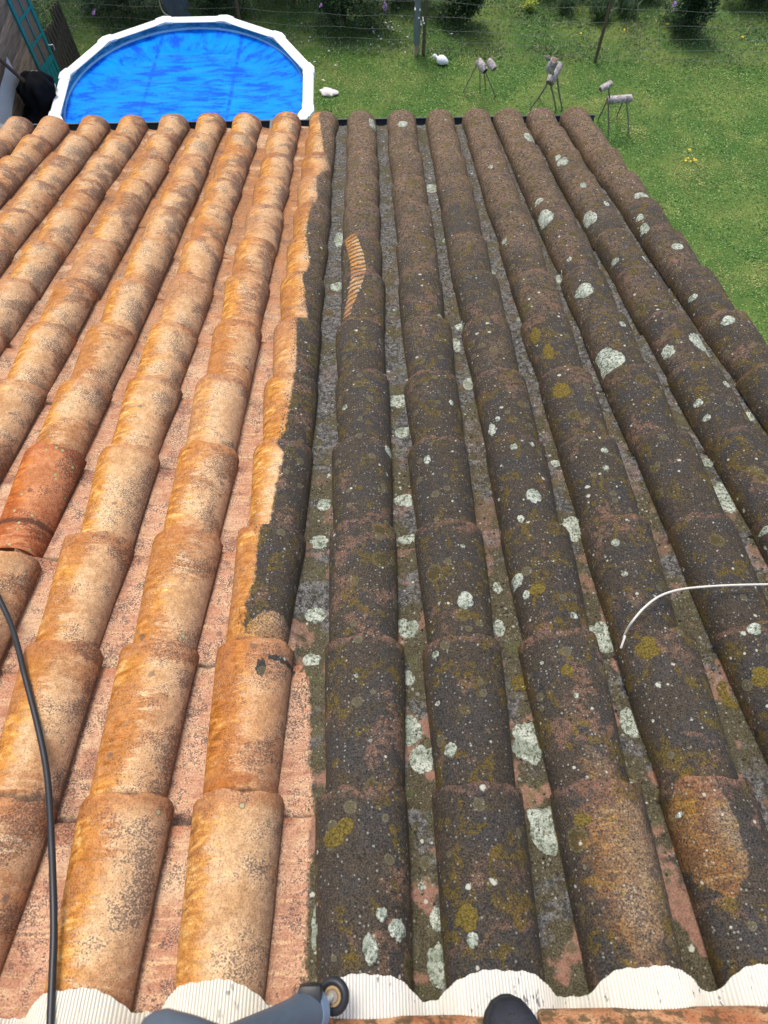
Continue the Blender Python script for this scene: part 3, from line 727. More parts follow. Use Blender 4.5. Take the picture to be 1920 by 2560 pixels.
tag(o, 'small yellow flowers dotted in the lawn right of the roof', 'flowers', kind='stuff')

# ================================================================== pool
pool = empty('swimming_pool', (POOL_C.x, POOL_C.y, 0), 'round above-ground pool with white top rails behind the eave', 'pool')
m_white = plain('pool_white', (0.80, 0.82, 0.81), 0.35, 0.05, 5)
t = MT('pool_liner', 0.3, 0.5); P = t.obj(); x, y, z = t.xyz(P); a = t.noise(t.map(P, (6, 6, 14)), 1.0, 4, 0.7); g = t.noise(P, 60, 3)
c = t.mix(t.ss(t.add(z, t.mul(t.sub(a, 0.5), 0.05)), 1.075, 1.095), t.mix(g, (0.25, 0.55, 0.70), (0.70, 0.90, 0.95)), t.mix(t.ss(a, .4, .6), (0.02, 0.13, 0.18), (0.10, 0.30, 0.36)))
m_liner = t.out(c)
def poly_pt(k, r, z): a = POOL_PH-2*math.pi/12*k; return Vector((POOL_C.x+r*math.cos(a), POOL_C.y+r*math.sin(a), z))
rings = []
for r, z0, z1 in ((1.735, 0.0, POOL_H-0.02),):
    for rr_, zz in ((1.735, 0.0), (1.735, POOL_H-0.025), (1.715, POOL_H-0.025), (1.715, 0.02)):
        rings.append([Vector((POOL_C.x+rr_*math.cos(a), POOL_C.y+rr_*math.sin(a), zz)) for a in np.linspace(0, 2*math.pi, 73)[:-1]])
mb = MB(); mb.loft(rings[:2], caps=False); mb.build('wall', plain('pool_steel', (0.55, 0.58, 0.60), 0.4), pool, 0.5)
mb = MB(); mb.loft([rings[2], rings[3]], caps=False); ln = mb.build('liner', m_liner, pool, 0.5)
for k in range(12):
    def seg(r, z, k0, f0):
        A, B = poly_pt(k, r, z), poly_pt(k+1, r, z); return A.lerp(B, f0)
    sec = [(-0.085, -0.012), (-0.078, -0.004), (-0.06, 0.0), (0.055, 0.0), (0.07, -0.008), (0.075, -0.06), (0.065, -0.062), (0.06, -0.02), (-0.075, -0.02)]
    mb = MB(); mb.loft([[seg(POOL_R+dr, POOL_H+dz, k, f) for dr, dz in sec] for f in (0.005, 0.995)]); mb.build('top_rail', m_white, pool, 0.6)
    # cap over the joint
    mb = MB(); rg = []
    sec2 = [(-0.092, -0.022), (-0.088, 0.004), (-0.06, 0.010), (0.06, 0.010), (0.082, 0.002), (0.09, -0.085), (0.08, -0.085), (0.074, -0.01), (-0.08, -0.012)]
    for f in (-0.13, -0.09, 0.0, 0.09, 0.13):
        sh = 0.004 if abs(f) > 0.1 else 0.0
        ring = []
        for dr, dz in sec2:
            if f <= 0: A, B = poly_pt(k, POOL_R+dr, POOL_H+dz-sh), poly_pt(k-1, POOL_R+dr, POOL_H+dz-sh)
            else: A, B = poly_pt(k, POOL_R+dr, POOL_H+dz-sh), poly_pt(k+1, POOL_R+dr, POOL_H+dz-sh)
            ring.append(A.lerp(B, abs(f)))
        rg.append(ring)
    mb.loft(rg); mb.build('rail_cap', m_white, pool, 0.5)
    a = POOL_PH-2*math.pi/12*k
    mb = MB(); mb.box(poly_pt(k, 1.79, POOL_H/2-0.05), (0.09, 0.11, POOL_H-0.1), Matrix.Rotation(a, 3, 'Z').to_quaternion(), 0.01); mb.build('upright', m_white, pool)
# solar cover
t = MT('solar_cover', 0.55, 0.06); P = t.obj(); x, y, z = t.xyz(P)
h1 = t.noise(t.map(P, (2.2, 11, 1)), 1.0, 4, 0.62, 0.5); h2 = t.noise(P, 2.2, 3, 0.55); h3 = t.noise(P, 26, 3, 0.6)
rad = t.f('SQRT', t.add(t.mul(x, x), t.mul(y, y))); ang = t.f('ARCTAN2', y, x)
hr = t.noise(t.comb(t.mul(ang, 5.5), t.mul(rad, 1.4), 0.0), 2.2, 4, 0.6, 0.3)
edge = t.ss(rad, 0.9, 1.45)
st = t.mixv(edge, t.add(t.mul(h1, 0.75), t.mul(h2, 0.25)), t.add(t.mul(hr, 0.75), t.mul(h2, 0.25)))
st = t.add(st, t.mul(t.sub(h3, 0.5), 0.22))
c = t.ramp(st, [(0.36, (0.000, 0.075, 0.55)), (0.44, (0.000, 0.115, 0.65)), (0.50, (0.0, 0.195, 0.75)), (0.62, (0.0, 0.25, 0.82))])
for sx, sl_ in ((-0.62, 0.06), (0.62, 0.05)):
    dd = t.f('ABSOLUTE', t.sub(x, t.add(sx, t.mul(y, sl_))))
    brk = t.ss(t.noise(t.map(P, (0.1, 9, 1)), 1.0, 2), 0.42, 0.56, 0.25, 0.9)
    c = t.mix(t.mul(t.ss(dd, 0.030, 0.020), brk), c, (0.0, 0.085, 0.52))
m_cov = t.out(c, t.ss(st, 0.4, 0.6, 0.5, 0.38), t.bump(st, 0.5, 0.03))
V = [(0, 0, 0)]; F = []; nr, na = 40, 96
def cov_h(x, y):
    return 0.010*mnoise.noise(Vector((x*1.5, y*7, 0)))+0.006*mnoise.noise(Vector((x*4, y*9, 4)))
for i in range(1, nr+1):
    for k in range(na):
        a = 2*math.pi*k/na; r = 1.708*i/nr; x, y = r*math.cos(a), r*math.sin(a); V.append((x, y, cov_h(x, y)*(1 if i < nr-1 else 0.3)+(0.012 if i == nr else 0)))
for k in range(na):
    F.append((0, 1+k, 1+(k+1) % na))
    for i in range(nr-1):
        b0 = 1+i*na; F.append((b0+k, b0+na+k, b0+na+(k+1) % na, b0+(k+1) % na))
me = bpy.data.meshes.new('pool_cover'); me.from_pydata(V, [], F); finish(me, m_cov, 3.2)
o = link('pool_cover', me, None, Matrix.Translation((POOL_C.x, POOL_C.y, POOL_H-0.135)))
tag(o, 'bright blue wrinkled bubble cover floating on the pool', 'pool cover')
mb = MB(); n = 72; mb.loft([[Vector((POOL_C.x+r*math.cos(a), POOL_C.y+r*math.sin(a), z)) for a in np.linspace(0, 2*math.pi, n+1)[:-1]] for r, z in ((1.712, 0.03), (1.712, POOL_H-0.155))])
mb.build('water', plain('pool_water', (0.05, 0.25, 0.40), 0.1), pool)

# ================================================================== shed wall with teal door, picket fence
t = MT('old_boards', 0.9, 0.2); P = t.obj(); r = t.rand(); a = t.noise(t.map(P, (8, 1.2, 40)), 3.0, 4, 0.65); b = t.noise(P, 3, 3)
c = t.mix(t.ss(a, 0.35, 0.65), (0.15, 0.105, 0.075), (0.38, 0.29, 0.22)); c = t.multc(1.0, c, t.ramp(r, [(0, (0.7, 0.68, 0.66)), (1, (1.2, 1.12, 1.0))]))
m_board = t.out(c, None, t.bump(a, 0.5, 0.004))
WX = -4.97
shed = empty('shed', (WX-0.8, 9.6, 0), 'old brown board shed with a teal door at left of the pool', 'shed')
z = 0.02; i = 0
while z < 2.55:
    h = 0.118
    mb = MB(); y0, y1 = 7.4, 10.90
    ys_ = [y0, 8.35+0.5*(i % 3), y1]
    for ya, yb in zip(ys_, ys_[1:]):
        q = MB(); q.box((WX+random.uniform(-0.004, 0.004), (ya+yb)/2, z+h/2), (0.02, yb-ya-0.004, h-0.004), Matrix.Rotation(random.uniform(-.004, .004), 3, 'X').to_quaternion(), 0.002); q.build('plank', m_board, shed)
    mb.bm.free(); z += h; i += 1
MB().box((WX-0.08, 9.1, 1.28), (0.12, 3.5, 2.54)).build('frame', plain('shed_frame', (0.04, 0.03, 0.025), 0.9), shed)
MB().box((WX-0.9, 9.1, 1.25), (1.5, 3.4, 2.5)).build('body', bpy.data.materials['old_boards'], shed)
MB().box((WX-0.85, 9.2, 2.62), (1.7, 3.8, 0.06)).build('roof', plain('shed_roof', (0.16, 0.12, 0.10), 0.9), shed)
# teal door (glazed above, boarded below) beside the boards
m_teal = plain('teal_paint', (0.01, 0.23, 0.24), 0.45, 0.18, 9, 0.1)
DA = Vector((-4.955, 10.90, 0)); DB = Vector((-4.850, 11.36, 0)); dv = (DB-DA); dn = Vector((dv.y, -dv.x, 0)).normalized()
def dp(f, z, o=0.0): return DA + dv*f + Vector((0, 0, z)) + dn*o
door = MB(); door.bar(dp(0.06, 0.12), dp(0.06, 2.02), 0.035, 0.05, 0.004); door = door.build('door', m_teal, shed)
def dbar(f0, z0, f1, z1, w, th_, nm, o=0.0, m=m_teal): MB().bar(dp(f0, z0, o), dp(f1, z1, o), w, th_, 0.003).build(nm, m, door)
def vbar(f, z0, z1, wid, th_, nm, o=0.0, m=m_teal):
    q = MB(); q.box(dp(f, (z0+z1)/2, o), (wid, th_, z1-z0), Matrix.Rotation(math.atan2(dv.y, dv.x), 3, 'Z').to_quaternion(), 0.003); q.build(nm, m, door)
bpy.data.objects.remove(door)
q = MB(); q.box(dp(0.06, 1.07), (0.055, 0.04, 1.9), Matrix.Rotation(math.atan2(dv.y, dv.x), 3, 'Z').to_quaternion(), 0.003); door = q.build('door', m_teal, shed)
door['label'] = 'teal painted glazed door with mesh panes'
vbar(0.93, 0.12, 2.02, 0.06, 0.04, 'stile'); vbar(0.5, 0.93, 1.97, 0.022, 0.03, 'muntin')
for z, h in ((0.17, 0.10), (0.90, 0.085), (1.98, 0.08)):
    q = MB(); q.box(dp(0.495, z), (dv.length*0.78, 0.036, h), Matrix.Rotation(math.atan2(dv.y, dv.x), 3, 'Z').to_quaternion(), 0.003); q.build('rail', m_teal, door)
for z in (1.24, 1.60):
    q = MB(); q.box(dp(0.495, z, 0.004), (dv.length*0.78, 0.03, 0.032), Matrix.Rotation(math.atan2(dv.y, dv.x), 3, 'Z').to_quaternion(), 0.003); q.build('muntin', m_teal, door)
for i in range(4): vbar(0.215+0.187*i, 0.22, 0.86, 0.078, 0.018, 'panel_board')
t = MT('pane_mesh', 0.7, 0.2); P = t.obj(); x, y, z = t.xyz(P); wv = t.f('MAXIMUM', t.f('SINE', t.mul(z, 420.0)), t.f('SINE', t.mul(y, 420.0)))
m_pane = t.out(t.mix(t.ss(wv, 0.5, 0.9), (0.10, 0.07, 0.055), (0.36, 0.26, 0.20)))
for f0 in (0.29, 0.70):
    for za, zb in ((0.945, 1.222), (1.258, 1.582), (1.618, 1.938)):
        q = MB(); q.box(dp(f0, (za+zb)/2, -0.004), (dv.length*0.36, 0.006, zb-za), Matrix.Rotation(math.atan2(dv.y, dv.x), 3, 'Z').to_quaternion()); q.build('pane', m_pane, door)
hp = [dp(0.93, 1.07, 0.02), dp(0.93, 1.07, 0.06), dp(0.97, 1.068, 0.085), dp(0.995, 1.03, 0.085), dp(0.99, 0.985, 0.08)]
MB().tube(catmull(hp, 4), 0.006, 8).build('handle', plain('handle_white', (0.8, 0.8, 0.8), 0.3), door)

pf = empty('picket_fence', (-5.0, 12.1, 0), 'weathered grey picket fence between the teal door and the lawn', 'fence')
t = MT('picket_wood', 0.9, 0.2); P = t.obj(); a = t.noise(t.map(P, (30, 30, 3)), 2.0, 4, 0.6); m_pick = t.out(t.mix(t.ss(a, .35, .65), (0.04, 0.032, 0.026), (0.13, 0.11, 0.09)), None, t.bump(a, .5, .004))
for i in range(9):
    f = i/8; x = -4.93-0.05*f; y = 11.50+1.15*f; hh = 1.0+0.035*((i*7) % 4)
    MB().loft([[Vector((x+dx, y+dy*s_, z_)) for dx, dy in ((-.01, -.042), (.01, -.042), (.01, .042), (-.01, .042))] for z_, s_ in ((0.02, 1), (hh-0.07, 1), (hh, 0.35))]).build('picket', m_pick, pf)
for z_ in (0.3, 0.8): MB().bar((-4.955, 11.45, z_), (-5.005, 12.72, z_), 0.03, 0.06).build('rail', m_pick, pf)

# ================================================================== things beside the pool
# black fabric bundle with white piping
t = MT('black_fabric', 0.9, 0.08); P = t.obj(); g = t.noise(P, 120, 2); m_black = t.out(t.mix(t.noise(P, 5, 3), (0.003, 0.0032, 0.004), (0.009, 0.010, 0.013)), None, t.bump(g, .2, .002))
bc = Vector((-4.68, 9.72, 0))
bag = empty('fabric_cover', bc, 'black fabric cover with white piping slumped against the pool edge', 'cover')
rings = []; prof = [(0.0, .30, .62), (0.25, .31, .64), (0.6, .31, .62), (0.85, .30, .58), (0.98, .28, .50), (1.06, .22, .36), (1.12, .20, .28), (1.22, .24, .28), (1.34, .23, .26), (1.44, .16, .18), (1.48, .04, .05)]
prof_f = [tuple(np.array(p)*(1-q)+np.array(p2)*q) for p, p2 in zip(prof, prof[1:]) for q in (0, .33, .67)] + [prof[-1]]
for j, (z, a, b) in enumerate(prof_f):
    rg = []
    for k in range(64):
        an = 2*math.pi*k/64
        fold = (0.055*math.sin(7*an+z*2.2)+0.045*math.sin(11*an-z*3)+0.10*mnoise.noise(Vector((math.cos(an)*2, math.sin(an)*2, z*4)))+0.07*mnoise.noise(Vector((math.cos(an)*6, math.sin(an)*6, z*11))))*(1.0 if z < 1.1 else 1.1+0.5*math.sin(z*30))
        sx = 1+fold; rg.append(bc+Vector((a*math.cos(an)*sx+(0.04 if z > 1.1 else 0), b*math.sin(an)*sx+(0.20 if z > 1.1 else 0.20*z/1.1), z+0.02*math.sin(3*an)*(z > 1))))
    rings.append(rg)
MB().loft(rings).build('fabric', m_black, bag, 1.2)
m_pipe = plain('piping_white', (0.5, 0.47, 0.45), 0.6)
def ring_pt(an, z):
    for (z0, a0, b0), (z1, a1, b1) in zip(prof, prof[1:]):
        if z0 <= z <= z1:
            q = (z-z0)/(z1-z0); a = a0+(a1-a0)*q; b = b0+(b1-b0)*q; break
    fold = (0.055*math.sin(7*an+z*2.2)+0.045*math.sin(11*an-z*3)+0.10*mnoise.noise(Vector((math.cos(an)*2, math.sin(an)*2, z*4)))+0.07*mnoise.noise(Vector((math.cos(an)*6, math.sin(an)*6, z*11))))*(1.0 if z < 1.1 else 1.1+0.5*math.sin(z*30))
    s_ = 1.05+fold; return bc+Vector((a*math.cos(an)*s_+(0.04 if z > 1.1 else 0), b*math.sin(an)*s_+(0.20 if z > 1.1 else 0.20*z/1.1), z+0.006))
for da in (0.0, 0.07):
    MB().tube(catmull([ring_pt(1.9-0.0*z+da*0.5-1.6*i/8, z) for i, z in enumerate(np.linspace(1.40, 1.16, 9))], 4), 0.0045, 6).build('piping', m_pipe, bag)
    MB().tube(catmull([ring_pt(-1.12+da, z) for z in np.linspace(1.04, 0.1, 9)], 4), 0.0045, 6).build('piping', m_pipe, bag)
# wooden pole leaning into it
a = onx(-12, 138, -4.78); b = onx(64, 207, -4.70)
d_ = (b-a); foot = b + d_*(-0.0)
st_ = b.copy(); top_ = a + (a-b)*0.5
t = MT('pole_wood', 0.8, 0.2); P = t.obj(); g = t.noise(t.map(P, (20, 20, 3)), 2.0, 4); m_pole = t.out(t.mix(g, (0.05, 0.032, 0.024), (0.15, 0.10, 0.08)), None, t.bump(g, .4, .004))
o = MB().tube([st_+(b-a).normalized()*0.25, st_, a, top_], [0.026, 0.026, 0.024, 0.022], 10, 0.05).build('wooden_pole', m_pole, None)
tag(o, 'brown wooden pole leaning into the black fabric cover', 'pole')
# white sheet hanging in front of the boards
m_sheet = plain('sheet_white', (0.80, 0.81, 0.82), 0.7, 0.06, 3)
TLp = onx(16, 140, -4.93); rows = []
P0 = [onx(x, y, -4.90) for x, y in ((17, 141), (30, 175), (44, 210), (32, 240), (26, 275), (28, 320), (40, 370))]
mb = MB(); rg1 = []; rg2 = []
outer = [p.copy() for p in P0]; 
ringA = [Vector((p.x+0.015*math.sin(i*1.7), p.y, p.z)) for i, p in enumerate(outer)]
base = [Vector((-4.93, 8.2, max(p.z-0.15, 0.1))) for p in outer]
grid = []
for i in range(len(outer)):
    A = ringA[i]; B = Vector((-4.92, A.y-1.6, A.z-0.25)); grid.append([A.lerp(B, k/10)+Vector((0.012*math.sin(k*1.3+i), 0, 0)) for k in range(11)])
V = [p for r_ in grid for p in r_]; nn = 11; F = [(i*nn+k, i*nn+k+1, (i+1)*nn+k+1, (i+1)*nn+k) for i in range(len(grid)-1) for k in range(nn-1)]
for f_ in F: pass
bmv = [mb.bm.verts.new(p) for p in V]
for f_ in F: mb.bm.faces.new([bmv[i] for i in f_])
bmesh.ops.solidify(mb.bm, geom=mb.bm.faces[:], thickness=0.004)
o = mb.build('white_sheet', m_sheet, None, 1.0); tag(o, 'white sheet hung on the shed boards beside the black cover', 'sheet')
# grey covered filter behind the pool
gc = Vector((-3.02, 12.42, 0))
cov = empty('covered_filter', gc, 'blue grey fabric cover with pale tube standing behind the pool', 'cover')
rings = []
for z, a in ((0.0, .20), (.5, .20), (.8, .19), (.88, .14), (.95, .17), (1.1, .205), (1.3, .215), (1.5, .20), (1.7, .14), (1.75, .03)):
    rings.append([gc+Vector((a*math.cos(q)*(1+.10*math.sin(5*q+z*6)+.06*math.sin(9*q-z*9)), a*math.sin(q)*(1+.1*math.sin(5*q+z*6)), z+0.02*math.sin(4*q))) for q in np.linspace(0, 2*math.pi, 41)[:-1]])
MB().loft(rings).build('fabric', plain('grey_fabric', (0.055, 0.075, 0.11), 0.7, 0.3, 9, 0.3), cov, 1.2)
MB().tube(catmull([gc+Vector(q) for q in ((-.25, -.02, 1.7), (-.235, -.05, 1.3), (-.225, -.08, 1.02), (-.17, -.12, 0.95), (-.10, -.12, .93))], 5), 0.009, 8).build('tube', plain('tube_pale', (.45, .42, .36), .5), cov)

# ================================================================== wire fence
fence = empty('wire_fence', (1.0, FY(1.0), 0), 'thin wire fence with wooden posts crossing the garden', 'fence')
t = MT('post_wood', 0.9, 0.2); P = t.obj(); g = t.noise(t.map(P, (30, 30, 4)), 2.0, 4); m_post = t.out(t.mix(g, (0.06, 0.045, 0.03), (0.19, 0.145, 0.095)), None, t.bump(g, .5, .004))
posts = [onz(1058, 138), onz(1487, 155), Vector((-2.15, FY(-2.15), 0)), Vector((7.3, FY(7.3), 0)), Vector((-6.2, FY(-6.2)+.05, 0))]
for p in posts: MB().tube([p+Vector((0, 0, -.1)), p+Vector((0.0, 0, .6)), p+Vector((0, 0.0, 1.45))], [0.030, 0.029, 0.026], 8, 0.06).build('post', m_post, fence)
m_wire = plain('wire', (0.20, 0.20, 0.19), 0.5, 0.2)
for z in (0.12, 0.28, 0.45, 0.65, 0.88, 1.15, 1.35):
    P_ = []
    xs = sorted([p.x for p in posts]); yof = lambda x: np.interp(x, xs, [p.y for p in sorted(posts, key=lambda q: q.x)])
    for x in np.arange(-6.2, 7.31, 0.31):
        seg_ = min(abs(x-q) for q in xs); P_.append(Vector((x, yof(x)-0.03, z-0.03*min(1, seg_)+0.012*math.sin(x*5+z*9))))
    MB().tube(P_, 0.0018, 4).build('wire', m_wire, fence)
m_vw = m_wire
for x in np.arange(-4.9, 7.2, 0.30):
    MB().tube([Vector((x, float(yof(x))-0.03, 0.1)), Vector((x+random.uniform(-.02, .02), float(yof(x))-0.03, 1.34))], 0.0013, 4).build('stay_wire', m_wire, fence)
# grey metal post on a pale stub
g0 = onz(1040, 138) + Vector((0, 0.03, 0))
mp = empty('metal_post', g0, 'grey metal post with white insulators next to the wooden fence stake', 'post')
MB().tube([g0+Vector((0, 0, .17)), g0+Vector((0, 0, .2)), g0+Vector((0, 0, 2.2))], [.052, .056, .056], 14).build('pipe', plain('galvanised', (.20, .235, .28), .45, .2, 12, .1, .3), mp)
MB().tube([g0+Vector((0, 0, -.05)), g0+Vector((0.02, 0, .2))], [.05, .035], 9, .15).build('stub', plain('pale_wood', (.42, .32, .20), .8, .3), mp)
m_ins = plain('insulator', (.8, .8, .78), .3)
for (x, y, h_) in ((1038, 24, .9), (1050, 25, .9), (1047, 45, .75), (1058, 51, .7), (1053, 61, .64), (1060, 58, .66)):
    r_ = ray(x, y); q = CAM + r_*((g0.y-0.09-CAM.y)/r_.y); MB().ball(q, .015, 2, (1, 1.3, .8)).tube([q, q+Vector((0, .1, 0))], .006, 6).build('insulator', m_ins, mp)

# ================================================================== shrubs
def shrub(name, base, rx, ry, h, n, m, label, flowers=None, cat='shrub', leaf=(0.035, 0.07), stems=7, group=None, lean=0.3, low=0.06):
    root = empty(name, base, label, cat, group)
    lobes = [(rng.normal(0, .38)*rx, rng.normal(0, .38)*ry, rng.uniform(.04, .8)*h, rng.uniform(.35, .6)) for _ in range(18)]
    P_ = []
    n = int(n*1.7); per = n//len(lobes)
    for lx, ly, lz, lr in lobes:
        d = rng.normal(0, 1, (per, 3)); d /= np.linalg.norm(d, axis=1)[:, None]; rad = rng.uniform(.45, 1.0, per)**.5
        q = d*rad[:, None]*np.array([rx*lr, ry*lr, h*lr*.55])+np.array([lx, ly, lz]); P_.append(q)
    P_ = np.concatenate(P_); P_ = P_[P_[:, 2] > low]
    keep = np.array([mnoise.noise(Vector((a*6, b*6, c*6))) > -0.28 for a, b, c in P_]); P_ = P_[keep]
    me = leaf_mesh('foliage', P_, rng.uniform(*leaf, len(P_)), lean*np.ones(len(P_)), m, 0.5)
    link('foliage', me, root, Matrix.Translation(base))
    for i in range(stems):
        a = rng.uniform(0, 6.28); e = Vector((math.cos(a)*rx*.6*rng.random(), math.sin(a)*ry*.6*rng.random(), h*rng.uniform(.6, .9)))
        MB().tube([base+e*0.02+Vector((0, 0, -.02)), base+e*0.4+Vector((0, 0, .05)), base+e], [.009, .007, .003], 6).build('stem', m_post, root)
    for f in (flowers or []):
        q = Vector(f); pp = np.array([[q.x, q.y, q.z]]*14)+rng.normal(0, .013, (14, 3))
        link('flower', leaf_mesh('flower', pp, rng.uniform(.018, .032, 14), np.full(14, .4), m_flower, .8), root)
    return root
m_flower = plain('purple_petal', (.42, .20, .55), .6)
m_dark = leafmat('leaf_dark', [(0, (.012, .032, .011)), (.5, (.03, .075, .022)), (.88, (.065, .14, .04)), (1, (.12, .22, .06))], None, .15)
m_midl = leafmat('leaf_mid', [(0, (.018, .05, .015)), (.5, (.045, .105, .03)), (.9, (.10, .17, .05)), (1, (.30, .34, .06))], None, .2)
m_pale = leafmat('leaf_pale', [(0, (.05, .11, .05)), (.5, (.09, .17, .07)), (1, (.18, .27, .10))], None, .2)
m_lime = leafmat('leaf_lime', [(0, (.20, .30, .03)), (1, (.45, .50, .06))], None, .25)
def fl(x, y, Y): return ony(x, y, Y)
shrub('flowering_shrub', onz(862, 62), .55, .4, 1.5, 9000, m_dark, 'dark green shrub with purple flowers behind the pool corner', [fl(803, 15, 13.15), fl(963, 8, 13.2), fl(965, 14, 13.2), fl(961, 20, 13.2), fl(964, 26, 13.2)])
shrub('leafy_shrub', onz(1165, 58), .50, .4, 1.4, 9000, m_midl, 'bushy green shrub right of the grey metal post')
shrub('flowering_shrub', onz(1715, 72), .45, .38, 1.4, 8000, m_dark, 'dark shrub with one purple flower near the right edge', [fl(1687, 8, 12.95), fl(1684, 14, 12.95)])
shrub('lime_plant', Vector((3.05, 14.02, 0)), .16, .14, .25, 420, m_lime, 'small lime yellow plant in the rough grass', None, 'plant', (.03, .05), 3, lean=.5, low=.02)
shrub('leafy_shrub', Vector((-4.25, 13.95, 0)), .8, .4, 1.3, 9000, m_dark, 'dark shrub with a lilac flower beside the picket fence', [fl(234, 34, 13.0), fl(236, 30, 13.0)])
shrub('leafy_shrub', Vector((-5.5, 12.4, 0)), .45, .7, 1.7, 5000, m_midl, 'green bush growing behind the teal door')
shrub('leafy_shrub', Vector((-2.75, 14.15, 0)), .8, .4, 1.9, 10000, m_dark, 'dark bush behind the grey covered filter')
shrub('leafy_shrub', Vector((-1.3, 14.35, 0)), .8, .4, 2.0, 10000, m_dark, 'dark bush left of the purple flowering shrub')
shrub('leafy_shrub', Vector((.75, 14.4, 0)), .6, .4, 1.5, 7000, m_midl, 'green bush behind the grey metal post')
shrub('leafy_shrub', Vector((3.6, 14.75, 0)), .9, .4, 1.2, 7000, m_pale, 'pale green bush at the top edge right of the lime plant')
shrub('leafy_shrub', Vector((5.0, 14.4, 0)), .6, .4, 1.0, 6000, m_midl, 'green bush just left of the one-flower dark shrub')
shrub('leafy_shrub', Vector((7.5, 14.25, 0)), .8, .45, 1.4, 9000, m_dark, 'dark bush in the top right corner')
m_tuft = leafmat('tuft', [(0, (.05, .10, .05)), (.6, (.10, .17, .08)), (1, (.2, .24, .12))], None, .2)
def tuft(px, py, n, h, label):
    b = onz(px, py); pp = np.array([[b.x, b.y, 0]]*n)+np.stack([rng.normal(0, .09, n), rng.normal(0, .07, n), rng.uniform(0, h*.5, n)], 1)
    o = link('grass_tuft', leaf_mesh('grass_tuft', pp, rng.uniform(h*.4, h, n), np.full(n, 1.15), m_tuft, .12)); o.name = 'grass_tuft'; tag(o, label, 'grass tuft')
tuft(1497, 48, 260, .35, 'tall grey green grass tuft left of the leaning-looking stake')
tuft(1412, 32, 200, .3, 'tall grass tuft between the lime plant and the stake')
tuft(1560, 40, 220, .3, 'tall grass tuft just right of the wooden stake')
# big trees behind the hedge, shading the strip by the fence
m_bark = plain('bark', (.10, .08, .06), .9, .3, 9, .5)
def tree(x, y, h, r, label, n=9000):
    root = empty('broadleaf_tree', Vector((x, y, 0)), label, 'tree', 'trees behind the hedge')
    MB().tube([Vector((x, y, -.1)), Vector((x+.05, y, h*.3)), Vector((x-.05, y, h*.62)), Vector((x, y, h*.85))], [.17, .13, .09, .03], 9, .06).build('trunk', m_bark, root)
    P_ = []
    for i in range(26):
        a = rng.uniform(0, 6.28); rr_ = r*rng.uniform(.15, .8); c0 = np.array([rr_*math.cos(a), rr_*math.sin(a), h*rng.uniform(.42, .95)]); lr = r*rng.uniform(.28, .42)
        d = rng.normal(0, 1, (n//26, 3)); d /= np.linalg.norm(d, axis=1)[:, None]; P_.append(d*(lr*rng.uniform(.5, 1, (n//26, 1)))+c0)
        if i % 3 == 0: MB().tube([Vector((x, y, h*.4)), Vector((x, y, h*.4)).lerp(Vector((x+c0[0], y+c0[1], c0[2])), .6), Vector((x+c0[0], y+c0[1], c0[2]))], [.06, .04, .015], 6).build('limb', m_bark, root)
    P_ = np.concatenate(P_)
    link('crown', leaf_mesh('crown', P_, rng.uniform(.10, .18, len(P_)), .2*np.ones(len(P_)), m_midl, .55), root, Matrix.Translation((x, y, 0)))
tree(-5.9, 16.6, 7.5, 1.9, 'broadleaf tree behind the hedge beyond the shed')
tree(-3.0, 17.1, 7.0, 1.7, 'broadleaf tree behind the hedge beyond the pool')
# ================================================================== garden ornaments
t = MT('log_bark', 0.9, 0.15); P = t.obj(); a = t.noise(t.map(P, (1, 1, 1)), 22, 4, 0.7, .6); b = t.noise(P, 70, 3, .7)
m_log = t.out(t.mix(t.ss(b, .56, .66, 0, .8), t.mix(t.ss(a, .36, .62), (.22, .19, .175), (.52, .48, .47)), (.06, .045, .04)), None, t.bump(a, .6, .008))
m_end = plain('log_end', (.20, .13, .085), .9, .5, 25, .4); m_dend = plain('log_hollow', (.02, .016, .013), .9, .4)
m_stick = plain('stick', (.21, .175, .15), .9, .35, 14, .3)
def logpart(root, a, b, r, name, endm=None, jit=.08):
    d = (b-a); o = MB().tube([a, a.lerp(b, .04), a.lerp(b, .5), a.lerp(b, .96), b], [r*.9, r, r*1.03, r, r*.9], 12, jit).build(name, m_log, root, .9)
    if endm is not None:
        dd = d.normalized()*.004; MB().tube([b-dd*.5, b+dd], [r*.80, r*.74], 12, .05).build('cut_end', endm, o)
        MB().tube([a+dd*.5, a-dd], [r*.80, r*.74], 12, .05).build('cut_end', m_end, o)
    return o
def stick(root, a, b, r=.011, name='leg'):
    m = a.lerp(b, .5)+Vector((random.uniform(-.012, .012), random.uniform(-.012, .012), 0)); MB().tube([a, m, b], [r, r*.95, r*.8], 7, .12).build(name, m_stick, root)
# 1: end-on, left
b0, b1 = onz(1195, 152, .62), onz(1213, 178, .55)
root = empty('log_deer', onz(1205, 232), 'smaller log deer nearest the white duck, hollow body end towards the roof', 'log animal', 'log animals on the lawn')
logpart(root, b0, b1, .058, 'body', m_dend)
h0, h1 = onz(1222, 151, .78), onz(1236, 173, .72); hd = logpart(root, h0, h1, .052, 'head', m_end)
stick(root, b0.lerp(b1, .62)+Vector((.02, 0, .03)), h0.lerp(h1, .4), .010, 'neck')
for f, (x, y), s_ in ((.12, (1157, 233), -1), (.95, (1214, 222), -.2), (.93, (1239, 243), 1), (.15, (1200, 222), .6)):
    stick(root, b0.lerp(b1, f)+Vector((.02*s_, 0, -.03)), onz(x, y, -.02), .010)
for (x, y) in ((1229, 141), (1239, 145)): stick(hd, h0+Vector((0, 0, .03)), onz(x, y, .84), .006, 'ear')
stick(root, b0, onz(1195, 145, .68), .012, 'tail')
